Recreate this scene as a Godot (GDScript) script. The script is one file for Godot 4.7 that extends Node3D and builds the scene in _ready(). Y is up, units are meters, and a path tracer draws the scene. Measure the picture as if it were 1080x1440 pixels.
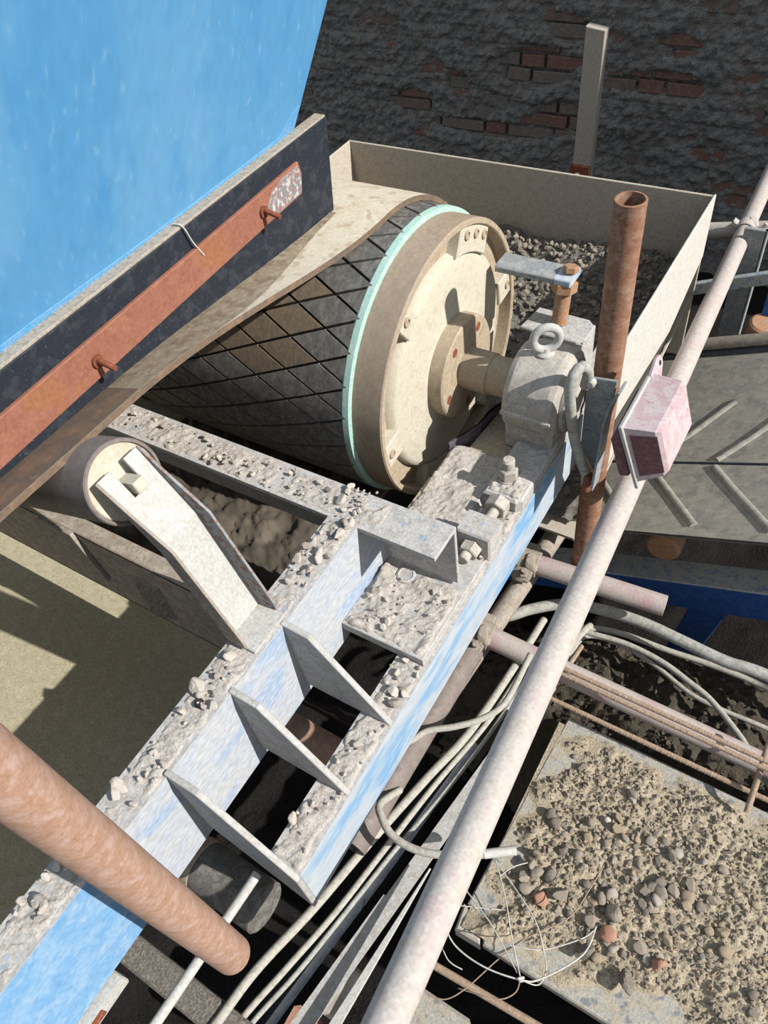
extends Node3D
# A dusty conveyor head station: head drum, bearing, welded channel frame, scaffold tubes, chute and brick wall.
# World: x runs along the drum axis, y is up, the wall lies towards -z. Units are metres.

const CYL_Y := 1.173
const CYL_Z := -1.007
const D2 := Vector3(0.9128, 0.4064, 0.0406)      # direction in which the cross conveyor climbs

var rng := RandomNumberGenerator.new()
var pool := []
var mats := {}
var rocks := []
var chips := []

# ------------------------------------------------------------------ set-up
func _ready() -> void:
	rng.seed = 20240611
	var cam := Camera3D.new()
	cam.name = "camera"
	cam.transform = Transform3D(Basis(Vector3(0.84871, -0.11701, -0.51575), Vector3(-0.32890, 0.64689, -0.68801), Vector3(0.41414, 0.75355, 0.51054)).orthonormalized(), Vector3(0, 2.1, 0))
	cam.fov = 68.05
	cam.near = 0.02
	cam.far = 60.0
	add_child(cam)
	cam.current = true
	var env := Environment.new()
	env.background_mode = Environment.BG_SKY
	var sky := Sky.new()
	var sm := ProceduralSkyMaterial.new()
	sm.sky_top_color = Color(0.66, 0.68, 0.71)
	sm.sky_horizon_color = Color(0.80, 0.79, 0.77)
	sm.ground_bottom_color = Color(0.16, 0.14, 0.12)
	sm.ground_horizon_color = Color(0.42, 0.40, 0.37)
	sm.sky_energy_multiplier = 1.2
	sm.ground_energy_multiplier = 0.5
	sky.sky_material = sm
	env.sky = sky
	env.tonemap_mode = Environment.TONE_MAPPER_LINEAR
	env.tonemap_exposure = 1.0
	env.sdfgi_enabled = true
	env.ssao_enabled = true
	env.ssil_enabled = true
	var we := WorldEnvironment.new()
	we.name = "world_environment"
	we.environment = env
	add_child(we)
	var sun := DirectionalLight3D.new()
	sun.name = "sun"
	sun.light_energy = 2.3
	sun.light_color = Color(1.0, 0.985, 0.96)
	sun.light_angular_distance = 0.55
	sun.shadow_enabled = true
	sun.sky_mode = DirectionalLight3D.SKY_MODE_LIGHT_ONLY
	add_child(sun)
	sun.look_at_from_position(Vector3(4, 4, -0.5), Vector3(4, 4, -0.5) + Vector3(-1.0, -0.76, 0.12), Vector3.UP)

	make_pool()
	make_materials()
	make_rocks()
	build_setting()
	build_frame()
	build_drum_and_belt()
	build_hopper_and_skirt()
	build_idler()
	build_bearing()
	build_switch()
	build_chute()
	build_scaffold()
	build_cross_conveyor()
	build_slab()
	build_cables()
	build_underside()
	build_dust()
	build_stones()

# ------------------------------------------------------------------ noise pool and materials
func make_pool() -> void:
	var specs := [[0.012, 3], [0.03, 4], [0.07, 4], [0.16, 3]]
	for k in specs.size():
		for s in 2:
			var n := FastNoiseLite.new()
			n.seed = 11 + k * 7 + s * 31
			n.noise_type = FastNoiseLite.TYPE_SIMPLEX_SMOOTH
			n.frequency = specs[k][0]
			n.fractal_octaves = specs[k][1]
			var im: Image = n.get_seamless_image(256, 256, false, false, 0.15, true)
			im.convert(Image.FORMAT_L8)
			pool.append(im.get_data())

func smooth(a: float, b: float, v: float) -> float:
	var t := clampf((v - a) / (b - a), 0.0, 1.0)
	return t * t * (3.0 - 2.0 * t)

# layers: [colour, pool index, low, high, amount, height]
func make_mat(key: String, base: Color, layers: Array, rough := 0.85, metal := 0.0, bump := 0.06, per_metre := 4.0, grain := 0.10, world := false, stretch := Vector3.ONE) -> void:
	var n := 256
	var bytes := PackedByteArray()
	bytes.resize(n * n * 3)
	var hs := PackedByteArray()
	hs.resize(n * n)
	var fine: PackedByteArray = pool[6]
	var hsh: int = abs(key.hash())
	var lc := layers.size()
	for y in n:
		for x in n:
			var r := base.r
			var g := base.g
			var b := base.b
			var h := 0.5
			for i in lc:
				var l: Array = layers[i]
				var ox: int = (x + hsh % 97 + i * 61) & 255
				var oy: int = (y + hsh % 53 + i * 37) & 255
				var v: float = pool[l[1]][oy * 256 + ox] / 255.0
				var t := clampf((v - l[2]) / (l[3] - l[2]), 0.0, 1.0)
				t = t * t * (3.0 - 2.0 * t)
				h += t * l[5]
				t *= l[4]
				var c: Color = l[0]
				r += (c.r - r) * t
				g += (c.g - g) * t
				b += (c.b - b) * t
			var f: float = fine[(y * 256 + x)] / 255.0 - 0.5
			var k := 1.0 + f * grain * 2.0
			h += f * 0.5
			var at := (y * n + x) * 3
			bytes[at] = int(clampf(r * k, 0.0, 1.0) * 255.0)
			bytes[at + 1] = int(clampf(g * k, 0.0, 1.0) * 255.0)
			bytes[at + 2] = int(clampf(b * k, 0.0, 1.0) * 255.0)
			hs[y * n + x] = int(clampf(h, 0.0, 1.0) * 255.0)
	var m := StandardMaterial3D.new()
	m.resource_name = key
	m.albedo_texture = ImageTexture.create_from_image(Image.create_from_data(n, n, false, Image.FORMAT_RGB8, bytes))
	m.uv1_triplanar = true
	m.uv1_world_triplanar = world
	m.uv1_scale = Vector3.ONE * per_metre * stretch
	m.roughness = rough
	m.metallic = metal
	m.metallic_specular = 0.3
	if bump > 0.0:
		m.heightmap_enabled = true
		m.heightmap_texture = ImageTexture.create_from_image(Image.create_from_data(n, n, false, Image.FORMAT_L8, hs))
		m.heightmap_scale = bump
	mats[key] = m
	if key == "bright blue paint": m.uv1_offset = Vector3(0, 0, 0.27)

func rgb(r: int, g: int, b: int) -> Color:
	return Color(r / 255.0, g / 255.0, b / 255.0)

func make_materials() -> void:
	var dust := rgb(172, 164, 154)
	make_mat("dusty steel", rgb(162, 159, 156), [[rgb(144, 140, 135), 2, 0.45, 0.7, 0.6, 0.1], [rgb(120, 142, 172), 2, 0.78, 0.88, 0.7, -0.1], [rgb(176, 173, 170), 5, 0.5, 0.8, 0.6, 0.1]], 0.9)
	make_mat("pale blue paint", rgb(160, 165, 173), [[rgb(168, 168, 169), 3, 0.4, 0.7, 0.7, 0.1], [rgb(128, 150, 180), 1, 0.60, 0.84, 0.6, 0.0], [rgb(174, 176, 179), 7, 0.55, 0.8, 0.5, 0.0]], 0.75, 0.0, 0.0, 3.0, 0.09, false, Vector3(1.0, 1.0, 0.5))
	make_mat("bright blue paint", rgb(112, 150, 184), [[rgb(166, 171, 178), 0, 0.24, 0.52, 0.88, 0.1], [rgb(104, 146, 184), 2, 0.64, 0.8, 0.5, 0.0], [rgb(172, 174, 176), 5, 0.55, 0.75, 0.6, 0.1]], 0.6, 0.0, 0.0, 2.4, 0.06, false, Vector3(1.0, 1.0, 0.3))
	make_mat("sky blue paint", rgb(108, 148, 184), [[rgb(128, 158, 186), 3, 0.4, 0.7, 0.8, 0.0], [rgb(96, 140, 180), 2, 0.6, 0.8, 0.5, 0.0], [rgb(160, 170, 180), 5, 0.62, 0.82, 0.4, 0.0]], 0.6, 0.0, 0.0, 2.5, 0.06)
	make_mat("gusset paint", rgb(158, 156, 152), [[rgb(144, 140, 134), 2, 0.45, 0.7, 0.6, 0.1], [rgb(168, 172, 178), 4, 0.5, 0.8, 0.5, 0.0]], 0.85, 0.0, 0.0)
	make_mat("hopper blue", rgb(84, 148, 196), [[rgb(104, 160, 202), 1, 0.35, 0.7, 0.85, 0.0], [rgb(62, 134, 192), 3, 0.60, 0.85, 0.4, 0.0], [rgb(150, 182, 206), 7, 0.78, 0.90, 0.6, 0.05]], 0.5, 0.0, 0.0, 1.4, 0.04, false, Vector3(1, 0.5, 1))
	make_mat("hopper dust", rgb(108, 160, 204), [[rgb(80, 154, 208), 3, 0.40, 0.62, 0.9, 0.0], [rgb(168, 178, 188), 7, 0.62, 0.8, 0.6, 0.05]], 0.7, 0.0, 0.0, 6.0)
	make_mat("black rubber", rgb(36, 40, 48), [[rgb(52, 56, 62), 2, 0.5, 0.75, 0.7, 0.0], [rgb(110, 108, 104), 7, 0.78, 0.9, 0.5, 0.1]], 0.6, 0.0, 0.0)
	make_mat("rubber edge dust", rgb(150, 142, 130), [[rgb(128, 120, 108), 4, 0.5, 0.75, 0.6, 0.1], [rgb(162, 155, 144), 6, 0.55, 0.8, 0.6, 0.1], [rgb(122, 100, 88), 5, 0.7, 0.85, 0.5, 0.1]], 0.95)
	make_mat("rusty primer", rgb(130, 86, 71), [[rgb(138, 94, 78), 2, 0.45, 0.7, 0.7, 0.0], [rgb(122, 78, 60), 4, 0.6, 0.8, 0.5, -0.1], [rgb(146, 108, 92), 7, 0.70, 0.88, 0.5, 0.1], [rgb(136, 92, 62), 1, 0.6, 0.8, 0.6, 0.0]], 0.85, 0.0, 0.0, 3.0, 0.07)
	make_mat("worn steel", rgb(120, 116, 118), [[rgb(190, 188, 186), 4, 0.5, 0.7, 0.7, 0.1], [rgb(140, 88, 76), 5, 0.6, 0.8, 0.7, 0.1]], 0.7)
	make_mat("rust pipe", rgb(132, 98, 78), [[rgb(150, 122, 104), 2, 0.45, 0.7, 0.7, 0.0], [rgb(108, 72, 54), 4, 0.58, 0.8, 0.6, -0.1], [rgb(160, 136, 130), 3, 0.62, 0.85, 0.6, 0.05], [rgb(118, 84, 64), 6, 0.6, 0.85, 0.5, 0.0]], 0.85, 0.0, 0.03, 4.0, 0.09)
	make_mat("rust pipe pink", rgb(150, 120, 102), [[rgb(162, 136, 122), 2, 0.42, 0.7, 0.7, 0.0], [rgb(134, 101, 80), 4, 0.58, 0.8, 0.5, -0.1], [rgb(168, 146, 140), 3, 0.58, 0.82, 0.7, 0.05], [rgb(156, 128, 102), 6, 0.6, 0.85, 0.4, 0.0]], 0.8, 0.0, 0.02, 6.0, 0.08)
	make_mat("chalky pipe", rgb(164, 157, 152), [[rgb(164, 144, 146), 0, 0.62, 0.80, 0.6, 0.0], [rgb(174, 170, 165), 4, 0.45, 0.7, 0.6, 0.1], [rgb(152, 140, 124), 3, 0.66, 0.85, 0.5, 0.0], [rgb(140, 132, 126), 7, 0.66, 0.9, 0.5, -0.1]], 0.85, 0.0, 0.04, 3.0, 0.08)
	make_mat("pink pipe", rgb(156, 146, 141), [[rgb(158, 152, 146), 2, 0.45, 0.7, 0.8, 0.1], [rgb(154, 124, 126), 1, 0.52, 0.8, 0.7, 0.0], [rgb(132, 124, 117), 6, 0.6, 0.85, 0.5, 0.0]], 0.85, 0.0, 0.05)
	make_mat("tan pipe", rgb(138, 129, 119), [[rgb(154, 146, 135), 2, 0.45, 0.7, 0.8, 0.1], [rgb(116, 106, 96), 4, 0.58, 0.8, 0.6, 0.0]], 0.9, 0.0, 0.06)
	make_mat("lagging rubber", rgb(92, 90, 87), [[rgb(118, 115, 110), 2, 0.4, 0.7, 0.8, 0.0], [rgb(72, 71, 69), 4, 0.55, 0.75, 0.6, 0.0], [rgb(140, 134, 124), 6, 0.70, 0.88, 0.6, 0.1]], 0.6, 0.0, 0.0, 5.0, 0.10, true)
	make_mat("lagging mud", rgb(112, 98, 82), [[rgb(96, 88, 78), 4, 0.42, 0.6, 0.9, 0.1], [rgb(130, 116, 98), 6, 0.6, 0.85, 0.5, 0.1]], 0.9, 0.0, 0.05, 4.0, 0.12, true)
	make_mat("groove rubber", rgb(34, 33, 32), [[rgb(60, 56, 50), 4, 0.5, 0.75, 0.6, 0.0]], 0.85)
	make_mat("teal rubber", rgb(146, 176, 167), [[rgb(164, 182, 175), 2, 0.5, 0.75, 0.7, 0.0], [rgb(128, 160, 150), 4, 0.6, 0.85, 0.5, 0.0]], 0.7, 0.0, 0.0)
	make_mat("rim steel", rgb(146, 130, 113), [[rgb(132, 118, 104), 2, 0.5, 0.75, 0.6, 0.0], [rgb(156, 141, 122), 4, 0.5, 0.75, 0.6, 0.0], [rgb(144, 118, 104), 5, 0.66, 0.85, 0.5, 0.0]], 0.6, 0.0, 0.0, 4.0, 0.07)
	make_mat("cream steel", rgb(176, 169, 152), [[rgb(166, 156, 138), 2, 0.5, 0.75, 0.6, 0.0], [rgb(182, 178, 168), 4, 0.45, 0.75, 0.7, 0.0], [rgb(150, 140, 122), 6, 0.74, 0.9, 0.5, 0.0], [rgb(150, 166, 156), 3, 0.74, 0.88, 0.3, 0.0]], 0.7, 0.0, 0.0, 4.0, 0.06)
	make_mat("tan steel", rgb(152, 138, 118), [[rgb(166, 152, 134), 4, 0.45, 0.75, 0.7, 0.0], [rgb(130, 114, 94), 2, 0.6, 0.85, 0.5, 0.0]], 0.75, 0.0, 0.03, 4.0, 0.07)
	make_mat("cast grey", rgb(156, 150, 142), [[rgb(178, 170, 160), 2, 0.45, 0.75, 0.7, 0.1], [rgb(132, 126, 120), 4, 0.58, 0.8, 0.6, 0.0]], 0.9, 0.0, 0.06)
	make_mat("dust", rgb(158, 151, 144), [[rgb(170, 165, 159), 2, 0.45, 0.75, 0.7, 0.1], [rgb(140, 133, 125), 4, 0.55, 0.8, 0.5, -0.1], [rgb(180, 175, 170), 7, 0.66, 0.9, 0.6, 0.2]], 0.97, 0.0, 0.18, 5.0, 0.12)
	make_mat("grey dust", rgb(100, 96, 90), [[rgb(122, 116, 108), 4, 0.45, 0.75, 0.7, 0.1], [rgb(78, 75, 70), 6, 0.55, 0.8, 0.6, -0.1]], 0.97, 0.0, 0.2, 4.0, 0.2)
	make_mat("sand", rgb(148, 137, 118), [[rgb(159, 148, 128), 4, 0.45, 0.75, 0.6, 0.1], [rgb(132, 122, 106), 2, 0.55, 0.8, 0.6, -0.1], [rgb(116, 109, 99), 7, 0.64, 0.9, 0.5, 0.2]], 0.97, 0.0, 0.25, 5.0, 0.2)
	make_mat("concrete", rgb(142, 140, 134), [[rgb(156, 150, 138), 4, 0.40, 0.65, 0.8, 0.1], [rgb(104, 108, 112), 2, 0.60, 0.78, 0.8, 0.0], [rgb(152, 142, 124), 3, 0.5, 0.75, 0.7, 0.1]], 0.9, 0.0, 0.1)
	make_mat("belt khaki", rgb(154, 147, 124), [[rgb(166, 158, 136), 2, 0.45, 0.75, 0.6, 0.0], [rgb(138, 130, 108), 4, 0.58, 0.85, 0.6, 0.0], [rgb(126, 120, 102), 7, 0.74, 0.9, 0.6, 0.1]], 0.92, 0.0, 0.04)
	make_mat("belt dusty", rgb(184, 175, 158), [[rgb(174, 162, 140), 2, 0.45, 0.75, 0.6, 0.0], [rgb(190, 184, 172), 4, 0.5, 0.8, 0.5, 0.0], [rgb(150, 132, 108), 3, 0.62, 0.8, 0.6, 0.0]], 0.92, 0.0, 0.0, 3.0, 0.06)
	make_mat("belt mud", rgb(108, 92, 78), [[rgb(92, 84, 76), 3, 0.45, 0.75, 0.8, 0.0], [rgb(130, 104, 84), 2, 0.55, 0.8, 0.7, 0.0]], 0.7, 0.0, 0.0, 3.0, 0.08)
	make_mat("belt stain", rgb(136, 123, 104), [[rgb(112, 97, 82), 2, 0.45, 0.7, 0.8, 0.0], [rgb(158, 147, 128), 4, 0.5, 0.75, 0.7, 0.0]], 0.8, 0.0, 0.0, 3.0, 0.08)
	make_mat("roller steel", rgb(112, 103, 98), [[rgb(130, 120, 113), 2, 0.45, 0.75, 0.6, 0.0], [rgb(94, 84, 80), 4, 0.58, 0.85, 0.6, 0.0]], 0.6, 0.0, 0.0, 4.0, 0.06)
	make_mat("white steel", rgb(164, 163, 158), [[rgb(170, 172, 171), 2, 0.45, 0.75, 0.6, 0.0], [rgb(152, 143, 131), 4, 0.66, 0.85, 0.6, 0.1]], 0.8, 0.0, 0.0)
	make_mat("worn flange", rgb(128, 130, 134), [[rgb(118, 84, 70), 2, 0.52, 0.7, 0.85, 0.0], [rgb(150, 146, 140), 4, 0.55, 0.8, 0.5, 0.0]], 0.85, 0.0, 0.0, 8.0)
	make_mat("rust dark", rgb(112, 66, 50), [[rgb(148, 92, 62), 4, 0.45, 0.75, 0.7, 0.1], [rgb(74, 46, 40), 6, 0.58, 0.85, 0.6, 0.0]], 0.9, 0.0, 0.08)
	make_mat("rust orange", rgb(152, 112, 80), [[rgb(142, 130, 120), 4, 0.45, 0.65, 0.8, 0.1], [rgb(120, 78, 54), 6, 0.6, 0.85, 0.6, 0.0]], 0.9, 0.0, 0.08)
	make_mat("trough steel", rgb(168, 160, 147), [[rgb(156, 147, 134), 2, 0.5, 0.75, 0.6, 0.0], [rgb(180, 172, 160), 4, 0.5, 0.8, 0.5, 0.1], [rgb(136, 128, 116), 7, 0.76, 0.9, 0.5, -0.1]], 0.92, 0.0, 0.10)
	make_mat("chute white", rgb(180, 177, 170), [[rgb(164, 161, 154), 2, 0.5, 0.75, 0.5, 0.0], [rgb(188, 185, 180), 4, 0.5, 0.8, 0.5, 0.1]], 0.9, 0.0, 0.0)
	make_mat("brick red", rgb(116, 84, 78), [[rgb(104, 90, 84), 4, 0.42, 0.7, 0.8, 0.0], [rgb(112, 108, 102), 3, 0.55, 0.75, 0.8, 0.2], [rgb(128, 88, 80), 6, 0.6, 0.85, 0.5, 0.0]], 0.95, 0.0, 0.25, 4.0, 0.16, true)
	make_mat("brick brown", rgb(104, 90, 84), [[rgb(112, 96, 89), 4, 0.45, 0.7, 0.7, 0.0], [rgb(108, 105, 100), 2, 0.45, 0.7, 0.9, 0.2], [rgb(88, 78, 74), 6, 0.6, 0.85, 0.5, -0.1]], 0.95, 0.0, 0.25, 4.0, 0.16, true)
	make_mat("brick grey", rgb(104, 100, 95), [[rgb(110, 97, 90), 4, 0.5, 0.75, 0.7, 0.0], [rgb(118, 115, 110), 2, 0.5, 0.75, 0.7, 0.2]], 0.95, 0.0, 0.25, 4.0, 0.16, true)
	make_mat("mortar", rgb(108, 108, 106), [[rgb(128, 128, 124), 4, 0.45, 0.7, 0.7, 0.2], [rgb(86, 88, 90), 2, 0.5, 0.75, 0.7, 0.0]], 0.97, 0.0, 0.4, 4.0, 0.16, true)
	make_mat("render coat", rgb(110, 111, 110), [[rgb(134, 134, 131), 4, 0.5, 0.75, 0.7, 0.2], [rgb(88, 92, 95), 2, 0.45, 0.7, 0.7, 0.0], [rgb(118, 113, 104), 1, 0.55, 0.8, 0.6, 0.0]], 0.97, 0.0, 0.9, 3.0, 0.16, true)
	make_mat("old wood", rgb(164, 158, 148), [[rgb(140, 132, 122), 4, 0.5, 0.7, 0.7, -0.1], [rgb(178, 172, 162), 6, 0.5, 0.8, 0.6, 0.1]], 0.9, 0.0, 0.08, 6.0, 0.14, false, Vector3(4, 0.35, 4))
	make_mat("soil", rgb(22, 20, 19), [[rgb(32, 29, 27), 4, 0.5, 0.75, 0.7, 0.2], [rgb(24, 22, 20), 2, 0.5, 0.75, 0.6, 0.0]], 0.98, 0.0, 0.5, 3.0, 0.2, true)
	make_mat("heap soil", rgb(60, 54, 47), [[rgb(78, 71, 62), 4, 0.5, 0.75, 0.7, 0.2], [rgb(58, 52, 44), 2, 0.5, 0.75, 0.6, 0.0], [rgb(76, 84, 50), 3, 0.74, 0.84, 0.5, 0.0]], 0.98, 0.0, 0.5, 3.0, 0.2, true)
	make_mat("cable grey", rgb(158, 155, 146), [[rgb(132, 127, 117), 4, 0.5, 0.75, 0.7, 0.0], [rgb(172, 170, 164), 6, 0.55, 0.8, 0.5, 0.0]], 0.8, 0.0, 0.0)
	make_mat("hose grey", rgb(150, 150, 144), [[rgb(122, 120, 112), 4, 0.5, 0.75, 0.7, 0.0], [rgb(172, 172, 166), 2, 0.55, 0.8, 0.6, 0.0]], 0.85, 0.0, 0.0)
	make_mat("wire white", rgb(176, 173, 168), [[rgb(146, 140, 132), 4, 0.5, 0.75, 0.6, 0.0]], 0.7, 0.0, 0.0)
	make_mat("rebar rust", rgb(142, 122, 104), [[rgb(158, 142, 126), 4, 0.45, 0.7, 0.8, 0.1], [rgb(122, 92, 72), 6, 0.6, 0.85, 0.5, 0.0]], 0.9, 0.0, 0.0)
	make_mat("belt grey", rgb(134, 131, 122), [[rgb(150, 146, 135), 2, 0.42, 0.72, 0.8, 0.1], [rgb(104, 105, 104), 3, 0.56, 0.8, 0.7, 0.0], [rgb(156, 150, 138), 7, 0.72, 0.9, 0.5, 0.1]], 0.85, 0.0, 0.0, 3.0)
	make_mat("deep blue paint", rgb(46, 80, 142), [[rgb(58, 96, 156), 2, 0.45, 0.75, 0.7, 0.0], [rgb(100, 112, 130), 4, 0.66, 0.84, 0.5, 0.1]], 0.6, 0.0, 0.0)
	make_mat("dusty blue", rgb(172, 174, 170), [[rgb(104, 134, 172), 2, 0.56, 0.72, 0.8, -0.1], [rgb(178, 174, 162), 4, 0.5, 0.75, 0.7, 0.1]], 0.85, 0.0, 0.06)
	make_mat("grey paint", rgb(128, 132, 134), [[rgb(150, 150, 146), 2, 0.45, 0.75, 0.7, 0.1], [rgb(96, 100, 106), 4, 0.66, 0.85, 0.6, 0.0]], 0.8, 0.0, 0.05)
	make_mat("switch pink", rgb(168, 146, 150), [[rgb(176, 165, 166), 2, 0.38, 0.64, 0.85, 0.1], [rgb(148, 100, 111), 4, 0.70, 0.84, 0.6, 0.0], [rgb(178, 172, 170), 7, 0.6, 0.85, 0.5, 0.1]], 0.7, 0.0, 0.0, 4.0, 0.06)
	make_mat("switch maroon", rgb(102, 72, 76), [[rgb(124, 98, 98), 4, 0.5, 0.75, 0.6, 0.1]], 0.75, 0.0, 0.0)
	make_mat("stone grey", rgb(140, 133, 125), [[rgb(154, 147, 138), 2, 0.45, 0.75, 0.7, 0.1], [rgb(122, 116, 110), 4, 0.58, 0.85, 0.6, 0.0]], 0.95, 0.0, 0.0, 0.9)
	make_mat("stone pale", rgb(166, 158, 149), [[rgb(180, 174, 166), 2, 0.45, 0.75, 0.7, 0.1], [rgb(146, 138, 128), 4, 0.62, 0.85, 0.6, 0.0]], 0.95, 0.0, 0.0, 0.9)
	make_mat("stone dark", rgb(116, 111, 106), [[rgb(138, 130, 120), 2, 0.45, 0.72, 0.8, 0.1], [rgb(98, 95, 94), 4, 0.58, 0.85, 0.6, 0.0]], 0.95, 0.0, 0.0, 0.9)
	make_mat("stone brown", rgb(136, 122, 106), [[rgb(154, 140, 120), 2, 0.5, 0.75, 0.7, 0.1]], 0.95, 0.0, 0.0, 0.9)
	make_mat("stone soil", rgb(76, 70, 62), [[rgb(104, 96, 86), 2, 0.5, 0.75, 0.7, 0.1]], 0.95, 0.0, 0.0, 0.9)
	make_mat("gravel grey", rgb(128, 119, 108), [[rgb(144, 134, 120), 2, 0.45, 0.75, 0.8, 0.1], [rgb(110, 103, 95), 4, 0.58, 0.85, 0.6, 0.0]], 0.95, 0.0, 0.0, 0.9)
	make_mat("gravel dark", rgb(104, 98, 91), [[rgb(130, 120, 106), 2, 0.45, 0.7, 0.8, 0.1]], 0.95, 0.0, 0.0, 0.9)
	make_mat("gravel brown", rgb(134, 121, 103), [[rgb(146, 132, 112), 2, 0.5, 0.75, 0.7, 0.1]], 0.95, 0.0, 0.0, 0.9)
	make_mat("stone red", rgb(150, 112, 94), [[rgb(166, 134, 116), 2, 0.5, 0.75, 0.7, 0.1]], 0.95, 0.0, 0.0, 0.9)
	make_mat("dark plastic", rgb(92, 84, 92), [[rgb(120, 112, 118), 4, 0.5, 0.75, 0.7, 0.1], [rgb(70, 62, 70), 2, 0.5, 0.75, 0.6, 0.0]], 0.6, 0.0, 0.0)

# ------------------------------------------------------------------ nodes
var used := {}

func numbered(called: String) -> String:
	var n: int = used.get(called, -1) + 1
	used[called] = n
	return called if n == 0 else "%s_%03d" % [called, n]

func begin() -> SurfaceTool:
	var st := SurfaceTool.new()
	st.begin(Mesh.PRIMITIVE_TRIANGLES)
	return st

func done(st: SurfaceTool) -> ArrayMesh:
	st.generate_normals()
	st.index()
	return st.commit()

func put(called: String, mesh: Mesh, mat: String, parent: Node = self) -> MeshInstance3D:
	var o := MeshInstance3D.new()
	o.name = numbered(called) if parent == self else called
	o.mesh = mesh
	parent.add_child(o, true)
	o.material_override = mats[mat]
	return o

func obj(called: String, st: SurfaceTool, mat: String, parent: Node = self) -> MeshInstance3D:
	return put(called, done(st), mat, parent)

func tag(o: Node, label: String, category: String, group := "", kind := "") -> Node:
	o.set_meta("label", label)
	if category: o.set_meta("category", category)
	if group: o.set_meta("group", group)
	if kind: o.set_meta("kind", kind)
	return o

func thing(called: String, label: String, category: String, at := Vector3.ZERO, group := "") -> Node3D:
	var o := Node3D.new()
	o.name = numbered(called)
	o.position = at
	add_child(o, true)
	tag(o, label, category, group)
	return o

func structure(called: String, st: SurfaceTool, mat: String, label: String) -> MeshInstance3D:
	var o := obj(called, st, mat)
	o.set_meta("kind", "structure")
	o.set_meta("label", label)
	return o

# ------------------------------------------------------------------ shapes (counter-clockwise = outside)
func tri(st: SurfaceTool, a: Vector3, b: Vector3, c: Vector3) -> void:
	st.add_vertex(a)
	st.add_vertex(c)
	st.add_vertex(b)

func quad(st: SurfaceTool, a: Vector3, b: Vector3, c: Vector3, d: Vector3) -> void:
	tri(st, a, b, c)
	tri(st, a, c, d)

func prism(st: SurfaceTool, poly: PackedVector2Array, z0: float, z1: float, xf := Transform3D.IDENTITY, bevel := 0.0012) -> void:
	var p := poly.duplicate()
	var area := 0.0
	for i in p.size():
		var q := p[(i + 1) % p.size()]
		area += p[i].x * q.y - q.x * p[i].y
	if area < 0.0: p.reverse()
	var n := p.size()
	var inset := PackedVector2Array()
	for i in n:
		var e0 := (p[i] - p[(i + n - 1) % n]).normalized()
		var e1 := (p[(i + 1) % n] - p[i]).normalized()
		var n0 := Vector2(-e0.y, e0.x)
		var n1 := Vector2(-e1.y, e1.x)
		var m := n0 + n1
		var l := m.length_squared()
		inset.append(p[i] + (m * (2.0 / maxf(l, 0.4)) * bevel if l > 0.01 else Vector2.ZERO))
	var bz := minf(bevel, absf(z1 - z0) * 0.4)
	var rows := [[inset, z0], [p, z0 + bz], [p, z1 - bz], [inset, z1]]
	st.set_smooth_group(-1)
	for r in 3:
		for i in n:
			var j := (i + 1) % n
			var a: Vector2 = rows[r][0][i]
			var b: Vector2 = rows[r][0][j]
			var c: Vector2 = rows[r + 1][0][j]
			var d: Vector2 = rows[r + 1][0][i]
			quad(st, xf * Vector3(a.x, a.y, rows[r][1]), xf * Vector3(b.x, b.y, rows[r][1]), xf * Vector3(c.x, c.y, rows[r + 1][1]), xf * Vector3(d.x, d.y, rows[r + 1][1]))
	var ix := Geometry2D.triangulate_polygon(inset)
	for i in range(0, ix.size(), 3):
		var a2 := inset[ix[i]]
		var b2 := inset[ix[i + 1]]
		var c2 := inset[ix[i + 2]]
		if (b2 - a2).cross(c2 - a2) < 0.0:
			var t := b2
			b2 = c2
			c2 = t
		tri(st, xf * Vector3(a2.x, a2.y, z1), xf * Vector3(b2.x, b2.y, z1), xf * Vector3(c2.x, c2.y, z1))
		tri(st, xf * Vector3(a2.x, a2.y, z0), xf * Vector3(c2.x, c2.y, z0), xf * Vector3(b2.x, b2.y, z0))

func box(st: SurfaceTool, a: Vector3, b: Vector3, bevel := 0.0012, xf := Transform3D.IDENTITY) -> void:
	prism(st, PackedVector2Array([Vector2(a.x, a.y), Vector2(b.x, a.y), Vector2(b.x, b.y), Vector2(a.x, b.y)]), minf(a.z, b.z), maxf(a.z, b.z), xf, bevel)

# local x = -z of the world, local y = up, thickness along +x
func side_frame() -> Transform3D:
	return Transform3D(Basis(Vector3(0, 0, -1), Vector3.UP, Vector3(1, 0, 0)), Vector3.ZERO)

# polygon given as (z, y), thickness from x0 to x1
func side_plate(st: SurfaceTool, zy: Array, x0: float, x1: float, bevel := 0.0012) -> void:
	var p := PackedVector2Array()
	for v in zy: p.append(Vector2(-v[0], v[1]))
	prism(st, p, x0, x1, side_frame(), bevel)

# polygon given as (x, z), thickness from y0 to y1
func flat_plate(st: SurfaceTool, xz: Array, y0: float, y1: float, bevel := 0.0012) -> void:
	var p := PackedVector2Array()
	for v in xz: p.append(Vector2(v[0], -v[1]))
	prism(st, p, y0, y1, Transform3D(Basis(Vector3(1, 0, 0), Vector3(0, 0, -1), Vector3.UP), Vector3.ZERO), bevel)

func plate_xy(st: SurfaceTool, xy: Array, z0: float, z1: float, bevel := 0.0012) -> void:
	var p := PackedVector2Array()
	for v in xy: p.append(Vector2(v[0], v[1]))
	prism(st, p, z0, z1, Transform3D.IDENTITY, bevel)

func along(axis: Vector3) -> Basis:
	var y := axis.normalized()
	var x := y.cross(Vector3(0.31, 0.17, 0.94)).normalized()
	return Basis(x, y, x.cross(y))

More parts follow.
